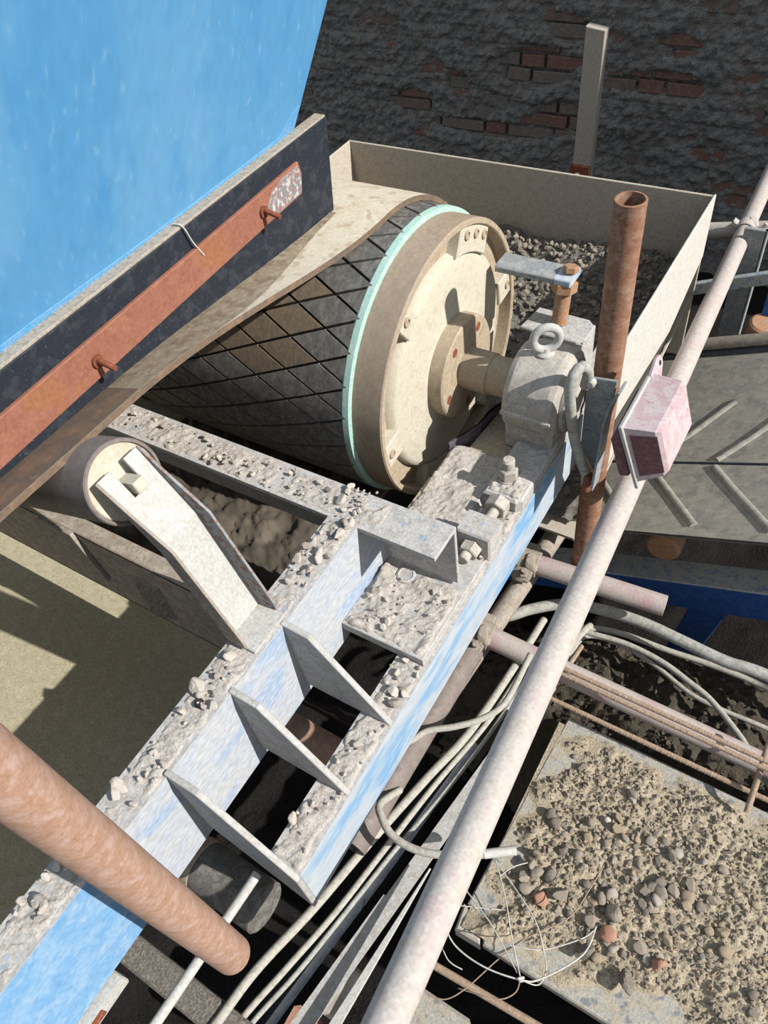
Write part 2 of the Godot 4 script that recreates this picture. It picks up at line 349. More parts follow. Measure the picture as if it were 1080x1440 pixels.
# profile: [[radius, height], ...] from the bottom outwards to the top; sharp between segments
func lathe(st: SurfaceTool, profile: Array, at: Vector3, axis: Vector3, sides := 32, round_group := false) -> void:
	var bs := along(axis)
	for k in profile.size() - 1:
		st.set_smooth_group(1 if round_group else 10 + k)
		var r0: float = profile[k][0]
		var h0: float = profile[k][1]
		var r1: float = profile[k + 1][0]
		var h1: float = profile[k + 1][1]
		for i in sides:
			var a0 := TAU * i / sides
			var a1 := TAU * (i + 1) / sides
			var d0 := Vector3(cos(a0), 0, -sin(a0))
			var d1 := Vector3(cos(a1), 0, -sin(a1))
			var a := at + bs * (d0 * r0 + Vector3.UP * h0)
			var b := at + bs * (d1 * r0 + Vector3.UP * h0)
			var c := at + bs * (d1 * r1 + Vector3.UP * h1)
			var d := at + bs * (d0 * r1 + Vector3.UP * h1)
			if r0 > 0.00001: tri(st, a, b, c)
			if r1 > 0.00001: tri(st, a, c, d)

# hollow tube with open ends
func pipe(st: SurfaceTool, a: Vector3, b: Vector3, r := 0.024, wall := 0.0035, sides := 36) -> void:
	var l := a.distance_to(b)
	lathe(st, [[r - wall, l], [r - wall, 0.0], [r - 0.0008, 0.0], [r, 0.0008], [r, l - 0.0008], [r - 0.0008, l], [r - wall, l]], a, b - a, sides)

func solid(st: SurfaceTool, a: Vector3, b: Vector3, r: float, sides := 24, ch := 0.0012) -> void:
	var l := a.distance_to(b)
	lathe(st, [[0.0, 0.0], [r - ch, 0.0], [r, ch], [r, l - ch], [r - ch, l], [0.0, l]], a, b - a, sides)

func hexagon(st: SurfaceTool, a: Vector3, b: Vector3, across: float, turn := 0.0) -> void:
	var p := PackedVector2Array()
	for i in 6: p.append(Vector2.from_angle(turn + TAU * i / 6.0) * across / sqrt(3.0))
	var y := (b - a).normalized()
	var x := y.cross(Vector3(0.31, 0.17, 0.94)).normalized()
	prism(st, p, 0.0, a.distance_to(b), Transform3D(Basis(x, y.cross(x), y), a), 0.0018)

func curve(points: Array, step := 0.012) -> PackedVector3Array:
	var c := Curve3D.new()
	for i in points.size():
		var p: Vector3 = points[i]
		var q: Vector3 = points[maxi(i - 1, 0)]
		var r: Vector3 = points[mini(i + 1, points.size() - 1)]
		var t := (r - q) / 6.0
		c.add_point(p, -t, t)
	c.bake_interval = step
	return c.get_baked_points()

func tube(st: SurfaceTool, pts: PackedVector3Array, r: float, sides := 10, flat := 1.0) -> void:
	var n := pts.size()
	var up := Vector3.UP
	var rings := []
	for i in n:
		var d := (pts[mini(i + 1, n - 1)] - pts[maxi(i - 1, 0)]).normalized()
		var x := up.cross(d)
		if x.length() < 0.05: x = Vector3(0.3, 0.1, 0.95).cross(d)
		x = x.normalized()
		up = d.cross(x)
		var ring := []
		for k in sides:
			var a := TAU * k / sides
			ring.append(pts[i] + x * cos(a) * r + up * sin(a) * r * flat)
		rings.append(ring)
	st.set_smooth_group(1)
	for i in n - 1:
		for k in sides:
			var j := (k + 1) % sides
			quad(st, rings[i][k], rings[i][j], rings[i + 1][j], rings[i + 1][k])
	st.set_smooth_group(-1)
	for k in range(1, sides - 1):
		tri(st, rings[0][0], rings[0][k + 1], rings[0][k])
		tri(st, rings[n - 1][0], rings[n - 1][k], rings[n - 1][k + 1])

# grid of points f(u, v); the outside is the side of du x dv
func sheet(st: SurfaceTool, nu: int, nv: int, f: Callable, group := 1) -> void:
	var g := PackedVector3Array()
	for j in nv + 1:
		for i in nu + 1:
			g.append(f.call(float(i) / nu, float(j) / nv))
	st.set_smooth_group(group)
	var w := nu + 1
	for j in nv:
		for i in nu:
			quad(st, g[j * w + i], g[j * w + i + 1], g[(j + 1) * w + i + 1], g[(j + 1) * w + i])

func noise(seed_: int, freq: float, oct := 4) -> FastNoiseLite:
	var n := FastNoiseLite.new()
	n.seed = seed_
	n.noise_type = FastNoiseLite.TYPE_SIMPLEX_SMOOTH
	n.frequency = freq
	n.fractal_octaves = oct
	return n

# loose dust lying on a rectangle: origin + u * along_u + v * along_v; sinks into the surface where the noise is low and at the rim
func dust(called: String, label: String, origin: Vector3, u: Vector3, v: Vector3, height: float, bias: float, seed_: int, mat := "dust", step := 0.004, lump := 1.0) -> MeshInstance3D:
	var a := noise(seed_, 9.0, 4)
	var b := noise(seed_ + 5, 90.0, 3)
	var c := noise(seed_ + 9, 28.0, 2)
	var up := v.cross(u).normalized()
	if up.y < 0.0: up = -up
	var flip := u.cross(v).dot(up) < 0.0
	var st := begin()
	var lu := u.length()
	var lv := v.length()
	var f := func(s: float, t: float) -> Vector3:
		var p := origin + u * s + v * t
		var e := minf(minf(s, 1.0 - s) * lu, minf(t, 1.0 - t) * lv)
		var edge := smooth(0.0, 0.007, e + 0.005 * c.get_noise_3dv(p)) 
		var h := (bias + a.get_noise_3dv(p) * 0.9) * height + maxf(0.0, b.get_noise_3dv(p)) * 0.0055 * lump + maxf(0.0, c.get_noise_3dv(p) - 0.15) * 0.007 * lump
		return p + up * (h * edge - 0.002 * (1.0 - edge) - 0.0015)
	var nu := int(lu / step)
	var nv := int(lv / step)
	if flip:
		sheet(st, nv, nu, func(s: float, t: float) -> Vector3: return f.call(t, s))
	else:
		sheet(st, nu, nv, f)
	var o := obj(called, st, mat)
	tag(o, label, "dust", "", "stuff")
	return o

# ------------------------------------------------------------------ stones
func rock(seed_: int, sharp: bool) -> ArrayMesh:
	var r := RandomNumberGenerator.new()
	r.seed = seed_
	var planes := []
	for i in (10 if sharp else 24):
		var d := Vector3(r.randfn(), r.randfn(), r.randfn()).normalized()
		planes.append([d, r.randf_range(0.55, 0.95) if sharp else r.randf_range(0.8, 1.0)])
	var squash := Vector3(1.0, r.randf_range(0.5, 0.8), r.randf_range(0.65, 0.95))
	var st := begin()
	st.set_smooth_group(-1 if sharp else 1)
	var t := (1.0 + sqrt(5.0)) / 2.0
	var vs := [Vector3(-1, t, 0), Vector3(1, t, 0), Vector3(-1, -t, 0), Vector3(1, -t, 0), Vector3(0, -1, t), Vector3(0, 1, t), Vector3(0, -1, -t), Vector3(0, 1, -t), Vector3(t, 0, -1), Vector3(t, 0, 1), Vector3(-t, 0, -1), Vector3(-t, 0, 1)]
	var fs := [0, 11, 5, 0, 5, 1, 0, 1, 7, 0, 7, 10, 0, 10, 11, 1, 5, 9, 5, 11, 4, 11, 10, 2, 10, 7, 6, 7, 1, 8, 3, 9, 4, 3, 4, 2, 3, 2, 6, 3, 6, 8, 3, 8, 9, 4, 9, 5, 2, 4, 11, 6, 2, 10, 8, 6, 7, 9, 8, 1]
	var shape := func(p: Vector3) -> Vector3:
		p = p.normalized()
		var m := 1.15
		for pl in planes:
			var c: float = p.dot(pl[0])
			if c > 0.01: m = minf(m, pl[1] / c)
		return p * m * squash * 0.5
	for i in range(0, 60, 3):
		var tris := [[vs[fs[i]], vs[fs[i + 1]], vs[fs[i + 2]]]]
		for lev in 2:
			var nxt := []
			for q in tris:
				var ab: Vector3 = (q[0].normalized() + q[1].normalized()).normalized()
				var bc: Vector3 = (q[1].normalized() + q[2].normalized()).normalized()
				var ca: Vector3 = (q[2].normalized() + q[0].normalized()).normalized()
				nxt.append_array([[q[0], ab, ca], [ab, q[1], bc], [ca, bc, q[2]], [ab, bc, ca]])
			tris = nxt
		for q in tris:
			tri(st, shape.call(q[0]), shape.call(q[1]), shape.call(q[2]))
	return done(st)

func make_rocks() -> void:
	for i in 8: rocks.append(rock(100 + i * 13, true))
	for i in 5: chips.append(rock(400 + i * 17, false))

func stone(at: Vector3, size: float, mat: String, label: String, group: String, smooth_one := false, called := "stone") -> MeshInstance3D:
	var set_: Array = chips if smooth_one else rocks
	var o := put(called, set_[rng.randi() % set_.size()], mat)
	o.basis = Basis.from_euler(Vector3(rng.randf_range(-0.5, 0.5), rng.randf() * TAU, rng.randf_range(-0.5, 0.5))).scaled(Vector3.ONE * size)
	o.position = at
	tag(o, label, "stone", group)
	return o

func scatter(called: String, label: String, count: int, where: Callable, lo: float, hi: float, mat: String, mesh: ArrayMesh) -> void:
	var mm := MultiMesh.new()
	mm.transform_format = MultiMesh.TRANSFORM_3D
	mm.mesh = mesh
	mm.instance_count = count
	for i in count:
		var s := lo + (hi - lo) * pow(rng.randf(), 2.2)
		var b := Basis.from_euler(Vector3(rng.randf() * TAU, rng.randf() * TAU, rng.randf() * TAU)).scaled(Vector3.ONE * s)
		mm.set_instance_transform(i, Transform3D(b, where.call() + Vector3.UP * s * 0.18))
	var o := MultiMeshInstance3D.new()
	o.name = numbered(called)
	o.multimesh = mm
	o.material_override = mats[mat]
	add_child(o, true)
	tag(o, label, "gravel", "", "stuff")

# ------------------------------------------------------------------ setting: ground, wall, plank
func build_setting() -> void:
	var n1 := noise(3, 1.1, 4)
	var n2 := noise(8, 14.0, 4)
	var st := begin()
	sheet(st, 190, 180, func(s: float, t: float) -> Vector3:
		var p := Vector3(-3.2 + 5.0 * s, 0, 1.4 - 4.7 * t)
		return p + Vector3.UP * (0.06 + 0.05 * n1.get_noise_2d(p.x, p.z) + 0.02 * n2.get_noise_2d(p.x, p.z)))
	structure("ground", st, "soil", "dark soil floor under the conveyor frame and tubes")
	var n3 := noise(14, 5.0, 4)
	var n4 := noise(15, 32.0, 4)
	var heap := func(x: float, z: float) -> float:
		var d := pow((x - 0.10) / 0.62, 2.0) + pow((z + 0.93) / 0.26, 2.0)
		return 0.02 + 0.40 * exp(-d * d * 0.8) + 0.05 * n3.get_noise_2d(x, z) + 0.022 * n4.get_noise_2d(x, z)
	st = begin()
	sheet(st, 200, 110, func(s: float, t: float) -> Vector3:
		var x := -0.70 + 1.7 * s
		var z := -0.50 - 0.85 * t
		return Vector3(x, heap.call(x, z), z))
	tag(obj("soil_heap", st, "heap soil"), "dark brown soil heap under the pale cables", "soil", "", "stuff")
	scatter("soil_crumbs", "grey crumbs of soil and grit on the dark soil heap", 420, func() -> Vector3:
		var x := rng.randf_range(-0.36, 0.40)
		var z := rng.randf_range(-1.08, -0.76)
		return Vector3(x, heap.call(x, z), z), 0.004, 0.020, "stone soil", rocks[6])
	st = begin()
	box(st, Vector3(-4.6, 0.0, -3.46), Vector3(1.8, 3.0, -3.214), 0.004)
	var wall := structure("wall_back", st, "mortar", "old dark brick wall half covered by crumbling render")
	var shapes := []
	for l in [0.212, 0.100]:
		for k in 2:
			var b := begin()
			var hl: float = l / 2.0
			var w := 0.0015 * (k * 2 - 1)
			prism(b, PackedVector2Array([Vector2(-hl, -0.0235), Vector2(hl - 0.002 + w, -0.0235 + w), Vector2(hl, 0.0235), Vector2(-hl + 0.002, 0.0235 - w)]), -0.03, 0.0, Transform3D.IDENTITY, 0.003)
			shapes.append(done(b))
	var y := 0.30
	var row := 0
	while y < 1.32:
		var x := -2.56 - 0.05 * (row % 4)
		var k := row
		while x < -0.16:
			var header := (k + row) % 3 == 0 or rng.randf() < 0.22
			var l := 0.100 if header else 0.212
			var m: String = ["brick red", "brick brown", "brick brown", "brick grey", "brick grey"][rng.randi() % 5]
			var cx := x + l / 2.0
			if absf(cx + 0.82) < 0.32 and absf(y - 0.80) < 0.09: m = "brick red" if rng.randf() < 0.7 else "brick brown"
			var o := put("brick", shapes[(2 if header else 0) + rng.randi() % 2], m, wall)
			o.position = Vector3(cx, y + rng.randf_range(-0.002, 0.002), -3.194 + rng.randf_range(-0.005, 0.005))
			o.rotation = Vector3(rng.randf_range(-0.02, 0.02), rng.randf_range(-0.015, 0.015), rng.randf_range(-0.012, 0.012))
			x += l + 0.011
			k += 1
		y += 0.0575
		row += 1
	var a := noise(21, 3.2, 4)
	var b2 := noise(25, 18.0, 4)
	var c := noise(29, 55.0, 3)
	var wells := [[-1.36, 0.86, 0.17, 0.075], [-1.25, 0.66, 0.13, 0.06], [-0.84, 0.83, 0.20, 0.045], [-1.60, 0.58, 0.26, 0.035], [-1.74, 0.76, 0.05, 0.05], [-1.98, 0.66, 0.12, 0.05], [-1.22, 1.0, 0.10, 0.05], [-0.80, 0.97, 0.07, 0.035]]
	st = begin()
	sheet(st, 420, 190, func(s: float, t: float) -> Vector3:
		var p := Vector3(-3.0 + 3.3 * s, 0.2 + 1.35 * t, -3.2)
		var h := 0.016 + 0.022 * a.get_noise_2d(p.x, p.y * 1.5) + 0.017 * b2.get_noise_2d(p.x, p.y) + 0.007 * c.get_noise_2d(p.x, p.y)
		for w in wells:
			var d: float = pow((p.x - w[0]) / w[2], 2.0) + pow((p.y - w[1]) / w[3], 2.0)
			h -= 0.034 * exp(-d * d)
		# the render sags into the joints where it is thin
		var j := absf(fposmod((p.y - 0.30) / 0.0575, 1.0) - 0.5)
		h -= 0.006 * smooth(0.38, 0.5, j)
		return p + Vector3(0, 0, h))
	var coat := obj("render_coat", st, "render coat", wall)
	coat.set_meta("label", "rough grey render crumbling off the bricks")
	var t := thing("wooden_plank", "weathered grey wooden plank standing upright against the brick wall", "plank")
	st = begin()
	plate_xy(st, [[-1.076, 0.50], [-1.003, 0.50], [-0.988, 1.106], [-1.061, 1.116]], -2.935, -2.895, 0.003)
	obj("board", st, "old wood", t)
	st = begin()
	box(st, Vector3(-1.080, 0.56, -2.90), Vector3(-1.000, 0.628, -2.882), 0.002)
	box(st, Vector3(-1.080, 0.02, -2.94), Vector3(-1.000, 0.56, -2.89), 0.002)
	obj("bracket", st, "rust dark", t).set_meta("label", "rusty bracket and footing")
	st = begin()
	hexagon(st, Vector3(-1.045, 0.590, -2.882), Vector3(-1.045, 0.590, -2.866), 0.022)
	obj("bolt", st, "white steel", t)

# ------------------------------------------------------------------ welded frame
func build_frame() -> void:
	var t := thing("conveyor_support", "welded blue and dust-white channel frame carrying the drum bearing", "machine frame")
	var st := begin()
	var prof := [[-0.547, 1.2372], [-0.494, 1.2372], [-0.494, 1.047], [-0.547, 1.047], [-0.547, 1.055], [-0.500, 1.055], [-0.500, 1.229], [-0.547, 1.229]]
	plate_xy(st, prof, -0.604, -0.030, 0.0012)
	obj("main_channel", st, "pale blue paint", t)
	st = begin()
	plate_xy(st, prof, -0.030, 0.75, 0.0012)
	obj("main_channel", st, "sky blue paint", t).set_meta("label", "sky blue stretch of the channel past the tube")
	st = begin()
	box(st, Vector3(-0.5468, 1.2365, -0.604), Vector3(-0.4945, 1.2384, 0.75), 0.0006)
	obj("dusty_top", st, "dusty steel", t)
	st = begin()
	plate_xy(st, [[-0.393, 1.0768], [-0.340, 1.0768], [-0.340, 0.957], [-0.393, 0.957], [-0.393, 0.965], [-0.3465, 0.965], [-0.3465, 1.069], [-0.393, 1.069]], -1.34, -0.1195, 0.0012)
	obj("outrigger_channel", st, "bright blue paint", t)
	st = begin()
	box(st, Vector3(-0.3928, 1.0762, -1.30), Vector3(-0.3408, 1.0778, -0.1198), 0.0006)
	obj("dusty_top", st, "dusty steel", t)
	for z in [-0.349, -0.235]:
		st = begin()
		plate_xy(st, [[-0.497, 1.240], [-0.452, 1.236], [-0.3425, 1.080], [-0.3425, 1.0765], [-0.494, 1.0765]], z - 0.009, z)
		obj("gusset", st, "gusset paint", t)
	st = begin()
	plate_xy(st, [[-0.497, 1.243], [-0.447, 1.241], [-0.339, 1.080], [-0.339, 0.957], [-0.3425, 0.957], [-0.494, 1.0765]], -0.1195, -0.111)
	obj("gusset", st, "gusset paint", t)
	st = begin()
	flat_plate(st, [[-0.494, -0.455], [-0.347, -0.455], [-0.347, -0.66], [-0.494, -0.66]], 1.0772, 1.096)
	obj("deck_plate", st, "dusty steel", t)
	st = begin()
	flat_plate(st, [[-0.53, -0.64], [-0.42, -0.655], [-0.415, -1.3], [-0.47, -1.3], [-0.50, -0.88], [-0.53, -0.80]], 1.066, 1.0775)
	obj("bearing_plate", st, "tan steel", t)
	st = begin()
	side_plate(st, [[-0.605, 1.104], [-0.605, 1.2386], [-0.540, 1.2386], [-0.540, 1.231], [-0.5985, 1.231], [-0.5985, 1.104]], -1.62, -0.362, 0.001)
	obj("cross_angle", st, "dusty steel", t)
	st = begin()
	box(st, Vector3(-0.500, 1.012, 0.085), Vector3(-0.484, 1.040, 0.75), 0.002)
	obj("lower_strip", st, "white steel", t)
	st = begin()
	box(st, Vector3(-0.485, 1.016, 0.125), Vector3(-0.4832, 1.034, 0.160), 0.0006)
	obj("rust_patch", st, "rust dark", t)
	st = begin()
	box(st, Vector3(-0.405, 1.077, -0.726), Vector3(-0.345, 1.132, -0.676), 0.003)
	obj("lug", st, "dusty steel", t)
	st = begin()
	lathe(st, [[0.0, 0.0], [0.0062, 0.0], [0.0062, 0.004], [0.0, 0.004]], Vector3(-0.519, 1.2410, -0.204), Vector3.UP, 20)
	obj("bolt_hole", st, "groove rubber", t).set_meta("label", "empty dark bolt hole in the dust")
	# folded take-up bracket behind the bearing, with a rounded opening
	st = begin()
	flat_plate(st, [[-0.502, -1.131], [-0.446, -1.124], [-0.386, -1.124], [-0.372, -1.135], [-0.372, -1.182], [-0.388, -1.198], [-0.493, -1.202]], 1.190, 1.198, 0.002)
	plate_xy(st, [[-0.452, 1.194], [-0.373, 1.194], [-0.373, 1.076], [-0.386, 1.076], [-0.386, 1.168], [-0.391, 1.176], [-0.398, 1.180], [-0.416, 1.180], [-0.423, 1.176], [-0.427, 1.168], [-0.427, 1.076], [-0.452, 1.076]], -1.131, -1.124)
	side_plate(st, [[-1.127, 1.077], [-1.127, 1.194], [-1.19, 1.194], [-1.19, 1.077]], -0.3795, -0.3725)
	obj("take_up_bracket", st, "dusty steel", t)
	st = begin()
	lathe(st, [[0.0, 0.0], [0.016, 0.0], [0.016, 0.007], [0.0125, 0.0085], [0.0105, 0.007], [0.0, 0.007]], Vector3(-0.447, 1.094, -0.578), Vector3.UP, 24)
	obj("bolt", st, "dusty steel", t)

	# adjusting screw between lug and bearing foot
	var a := thing("adjusting_screw", "dusty square-shouldered adjusting bolt lying between the lug and the bearing foot", "bolt")
	st = begin()
	solid(st, Vector3(-0.376, 1.106, -0.785), Vector3(-0.376, 1.106, -0.640), 0.0095)
	obj("shank", st, "cast grey", a)
	st = begin()
	hexagon(st, Vector3(-0.376, 1.106, -0.782), Vector3(-0.376, 1.106, -0.757), 0.036, 0.5)
	obj("head", st, "cast grey", a)
	st = begin()
	hexagon(st, Vector3(-0.376, 1.103, -0.676), Vector3(-0.376, 1.103, -0.655), 0.032, 0.2)
	obj("nut", st, "cast grey", a)

	# stud with nut holding the scraper bar
	var s := thing("scraper_bar", "dark flat bar with a blue end bolted on a rusty stud beside the drum", "scraper")
	st = begin()
	box(st, Vector3(-0.572, 1.280, -1.216), Vector3(-0.452, 1.293, -1.164), 0.002)
	obj("bar", st, "grey paint", s)
	st = begin()
	box(st, Vector3(-0.4525, 1.2798, -1.2165), Vector3(-0.420, 1.2932, -1.1635), 0.002)
	obj("bar_end", st, "bright blue paint", s).set_meta("label", "blue painted bar end")
	st = begin()
	solid(st, Vector3(-0.437, 1.198, -1.166), Vector3(-0.437, 1.279, -1.184), 0.015)
	obj("stud", st, "rust orange", s)
	st = begin()
	hexagon(st, Vector3(-0.437, 1.259, -1.180), Vector3(-0.437, 1.2795, -1.184), 0.042)
	obj("nut", st, "rust orange", s).set_meta("label", "orange rusty nut")
	st = begin()
	hexagon(st, Vector3(-0.432, 1.2935, -1.193), Vector3(-0.432, 1.306, -1.196), 0.026)
	obj("nut", st, "rust orange", s)

# ------------------------------------------------------------------ drum and belt
func on_drum(x: float, deg: float, r: float) -> Vector3:
	var a := deg_to_rad(deg)
	return Vector3(x, CYL_Y + sin(a) * r, CYL_Z + cos(a) * r)

func pad_mesh(cut: bool) -> ArrayMesh:
	# a rhombus of lagging centred at x = 0, angle 0; 0.133 m long, 12 degrees wide; cut at its waist for the rim
	var st := begin()
	var hx := 0.0667
	var ha := 6.0
	var n := 4
	var m := 0.045
	var sides := []
	var top := func(u: float, v: float, r: float, k: float) -> Vector3:
		var x := (u + v - 1.0) * hx * k
		var d := (u - v) * ha * k
		if cut: x = minf(x, -0.0125)
		var p := on_drum(x, d, r)
		return p - Vector3(0, CYL_Y, CYL_Z)
	st.set_smooth_group(1)
	for i in n:
		for j in n:
			var q := []
			for c in [[i, j], [i, j + 1], [i + 1, j + 1], [i + 1, j]]:
				q.append(top.call(float(c[0]) / n, float(c[1]) / n, 0.2755, 1.0 - m * 2.0))
			quad(st, q[0], q[3], q[2], q[1])
	st.set_smooth_group(-1)
	var rim := []
	for i in n: rim.append([float(i) / n, 0.0])
	for i in n: rim.append([1.0, float(i) / n])
	for i in n: rim.append([1.0 - float(i) / n, 1.0])
	for i in n: rim.append([0.0, 1.0 - float(i) / n])
	for i in rim.size():
		var a: Array = rim[i]
		var b: Array = rim[(i + 1) % rim.size()]
		quad(st, top.call(a[0], a[1], 0.2755, 1.0 - m * 2.0), top.call(a[0], a[1], 0.2695, 1.0 - m * 1.1), top.call(b[0], b[1], 0.2695, 1.0 - m * 1.1), top.call(b[0], b[1], 0.2755, 1.0 - m * 2.0))
	return done(st)

func build_drum_and_belt() -> void:
	var c := Vector3(0, CYL_Y, CYL_Z)
	var t := thing("head_drum", "large rubber-lagged conveyor head drum with cream end disc and teal edge ring", "conveyor drum", c)
	var ax := Vector3.RIGHT
	var st := begin()
	lathe(st, [[0.05, -1.62], [0.27, -1.62], [0.27, -0.645]], Vector3.ZERO, ax, 96)
	obj("shell", st, "groove rubber", t).set_meta("label", "dark rubber core seen in the grooves")
	var whole := pad_mesh(false)
	var half := pad_mesh(true)
	for k in range(0, 9):
		for j in range(-9, 11):
			var deg := 0.5 + 12.0 * j + (6.0 if k % 2 == 0 else 0.0)
			var x := -0.64 - 0.0667 * k
			var muddy := deg > 20.0 and deg < 62.0 and x < -0.76 and x > -0.98 - (deg - 20.0) * 0.001
			var o := put("lagging_pad", half if k == 0 else whole, "lagging mud" if muddy else "lagging rubber", t)
			o.position = Vector3(x, 0, 0)
			o.rotation.x = -deg_to_rad(deg)
	st = begin()
	lathe(st, [[0.262, -0.6545], [0.2745, -0.6545], [0.2755, -0.652], [0.2745, -0.641], [0.262, -0.639]], Vector3.ZERO, ax, 120)
	obj("edge_ring", st, "teal rubber", t).set_meta("label", "teal rubber edge ring")
	st = begin()
	lathe(st, [[0.20, -0.65], [0.2655, -0.65], [0.2655, -0.583], [0.2645, -0.5815]], Vector3.ZERO, ax, 120)
	obj("rim", st, "rim steel", t)
	st = begin()
	lathe(st, [[0.2655, -0.584], [0.2635, -0.580], [0.2555, -0.580], [0.2535, -0.582], [0.250, -0.606], [0.20, -0.606]], Vector3.ZERO, ax, 120)
	obj("rim_lip", st, "tan steel", t).set_meta("label", "tan inner lip and slot of the rim")
	st = begin()
	lathe(st, [[0.212, -0.608], [0.208, -0.592], [0.198, -0.588], [0.16, -0.588], [0.12, -0.585], [0.085, -0.582]], Vector3.ZERO, ax, 96, true)
	obj("end_disc", st, "cream steel", t)
	# bosses that bridge the slot between disc and rim, with their bolts
	for k in 6:
		var mid: float = [53.0, 116.0, 173.0, -7.0, -67.0, -127.0][k]
		var wide: float = [5.0, 13.0, 6.0, 6.0, 12.0, 6.0][k]
		st = begin()
		var p := PackedVector2Array()
		for i in 9: p.append(Vector2.from_angle(deg_to_rad(mid + wide * (i / 4.0 - 1.0))) * 0.253)
		for i in 9: p.append(Vector2.from_angle(deg_to_rad(mid + wide * 1.25 * (1.0 - i / 4.0))) * 0.205)
		var q := PackedVector2Array()
		for v in p: q.append(Vector2(-v.x, v.y))
		prism(st, q, -0.61, -0.5835, side_frame(), 0.002)
		obj("boss", st, "cream steel", t)
		for b in ([-8.0, 1.0, 9.5] if wide > 10.0 else [0.0]):
			st = begin()
			var at := on_drum(-0.5845, mid + b, 0.238) - Vector3(0, CYL_Y, CYL_Z)
			lathe(st, [[0.0, 0.0], [0.0085, 0.0], [0.0085, 0.004], [0.006, 0.005], [0.0045, 0.002], [0.0, 0.002]], at, ax, 16)
			obj("bolt", st, "tan steel", t)
	st = begin()
	lathe(st, [[0.0, -0.59], [0.099, -0.59], [0.100, -0.588], [0.100, -0.556], [0.097, -0.553], [0.0, -0.553]], Vector3.ZERO, ax, 64)
	obj("hub_flange", st, "tan steel", t)
	for k in 5:
		var at2 := on_drum(-0.5535, 128.0 + 72.0 * k, 0.078) - Vector3(0, CYL_Y, CYL_Z)
		st = begin()
		lathe(st, [[0.0, 0.0], [0.009, 0.0], [0.009, 0.0008], [0.006, 0.0012], [0.005, 0.0006], [0.0, 0.0006]], at2, ax, 14)
		obj("bolt_hole", st, "rust dark", t)
	st = begin()
	lathe(st, [[0.0, -0.56], [0.040, -0.56], [0.040, -0.50], [0.037, -0.497], [0.037, -0.40], [0.0, -0.40]], Vector3.ZERO, ax, 48)
	obj("shaft", st, "tan steel", t)

	# the belt comes in over the idler as a trough, flattens on the drum and returns below
	var belt := thing("conveyor_belt", "belt", "conveyor belt")
	st = begin()
	var path := []                                              # [z, y, trough, is_top]
	for i in 60: path.append([0.75 - 1.757 * i / 59.0, 1.4495, 0.0, i])
	for i in 40:
		var a := deg_to_rad(90.0 + 180.0 * (i + 1) / 40.0)
		path.append([CYL_Z + cos(a) * 0.2765, CYL_Y + sin(a) * 0.2765, 0.0, -1])
	for i in 40: path.append([CYL_Z + 1.757 * (i + 1) / 40.0, CYL_Y - 0.2765 - 0.004, 0.0, -2])
	var place := func(k: int, u: float, off: float) -> Vector3:
		var q: Array = path[k]
		var z: float = q[0]
		var y: float = q[1]
		var f := smooth(-0.98, -0.42, z) if q[3] >= 0 else 0.0
		var right := lerpf(-0.692, -0.716, f)
		var x := lerpf(-1.508, right, u)
		var n := Vector3.UP
		if q[3] >= 0:
			y -= 0.016 * f
			y += maxf(0.0, maxf(x + 0.92, -1.28 - x)) * 0.325 * f
		elif q[3] == -1:
			n = Vector3(0, y - CYL_Y, z - CYL_Z).normalized()
		else:
			n = Vector3.DOWN
			y += 0.0
		return Vector3(x, y, z) + n * off
	var np := path.size() - 1
	for strand in 2:
		var k0: int = [0, 80][strand]
		var k1: int = [80, np][strand]
		var nk := k1 - k0
		st = begin()
		sheet(st, 20, nk, func(s: float, v: float) -> Vector3: return place.call(k0 + int(round(v * nk)), s, 0.010))
		sheet(st, 20, nk, func(s: float, v: float) -> Vector3: return place.call(k0 + int(round(v * nk)), 1.0 - s, 0.0), 2)
		var flat := st
		st = begin()
		for e in [0.0, 1.0]:
			for k in range(k0, k1):
				var a2: Vector3 = place.call(k, e, 0.0)
				var b2: Vector3 = place.call(k + 1, e, 0.0)
				var c2: Vector3 = place.call(k + 1, e, 0.010)
				var d2: Vector3 = place.call(k, e, 0.010)
				st.set_smooth_group(3)
				if e > 0.5: quad(st, a2, b2, c2, d2)
				else: quad(st, b2, a2, d2, c2)
		obj(["top_strand", "return_strand"][strand], flat, ["belt dusty", "belt khaki"][strand], belt)
		obj("belt_edge", st, "belt mud", belt)
	# mud-stained margin that peeps out below the skirt
	st = begin()
	sheet(st, 4, 40, func(s: float, v: float) -> Vector3: return place.call(int(round(v * 40.0)), lerpf(0.90, 1.0, s), 0.0108))
	obj("muddy_margin", st, "belt mud", belt).set_meta("label", "brown mud-stained belt margin")
	st = begin()
	sheet(st, 5, 18, func(s: float, v: float) -> Vector3:
		return place.call(40 + int(round(v * 18.0)), lerpf(0.88, lerpf(1.0, 0.895, smooth(0.25, 1.0, v)), s), 0.0106))
	obj("stained_margin", st, "belt stain", belt).set_meta("label", "olive brown stain where the margin leaves the skirt")
	tag(belt, "dusty khaki conveyor belt running over the lagged head drum and back beneath it", "conveyor belt")

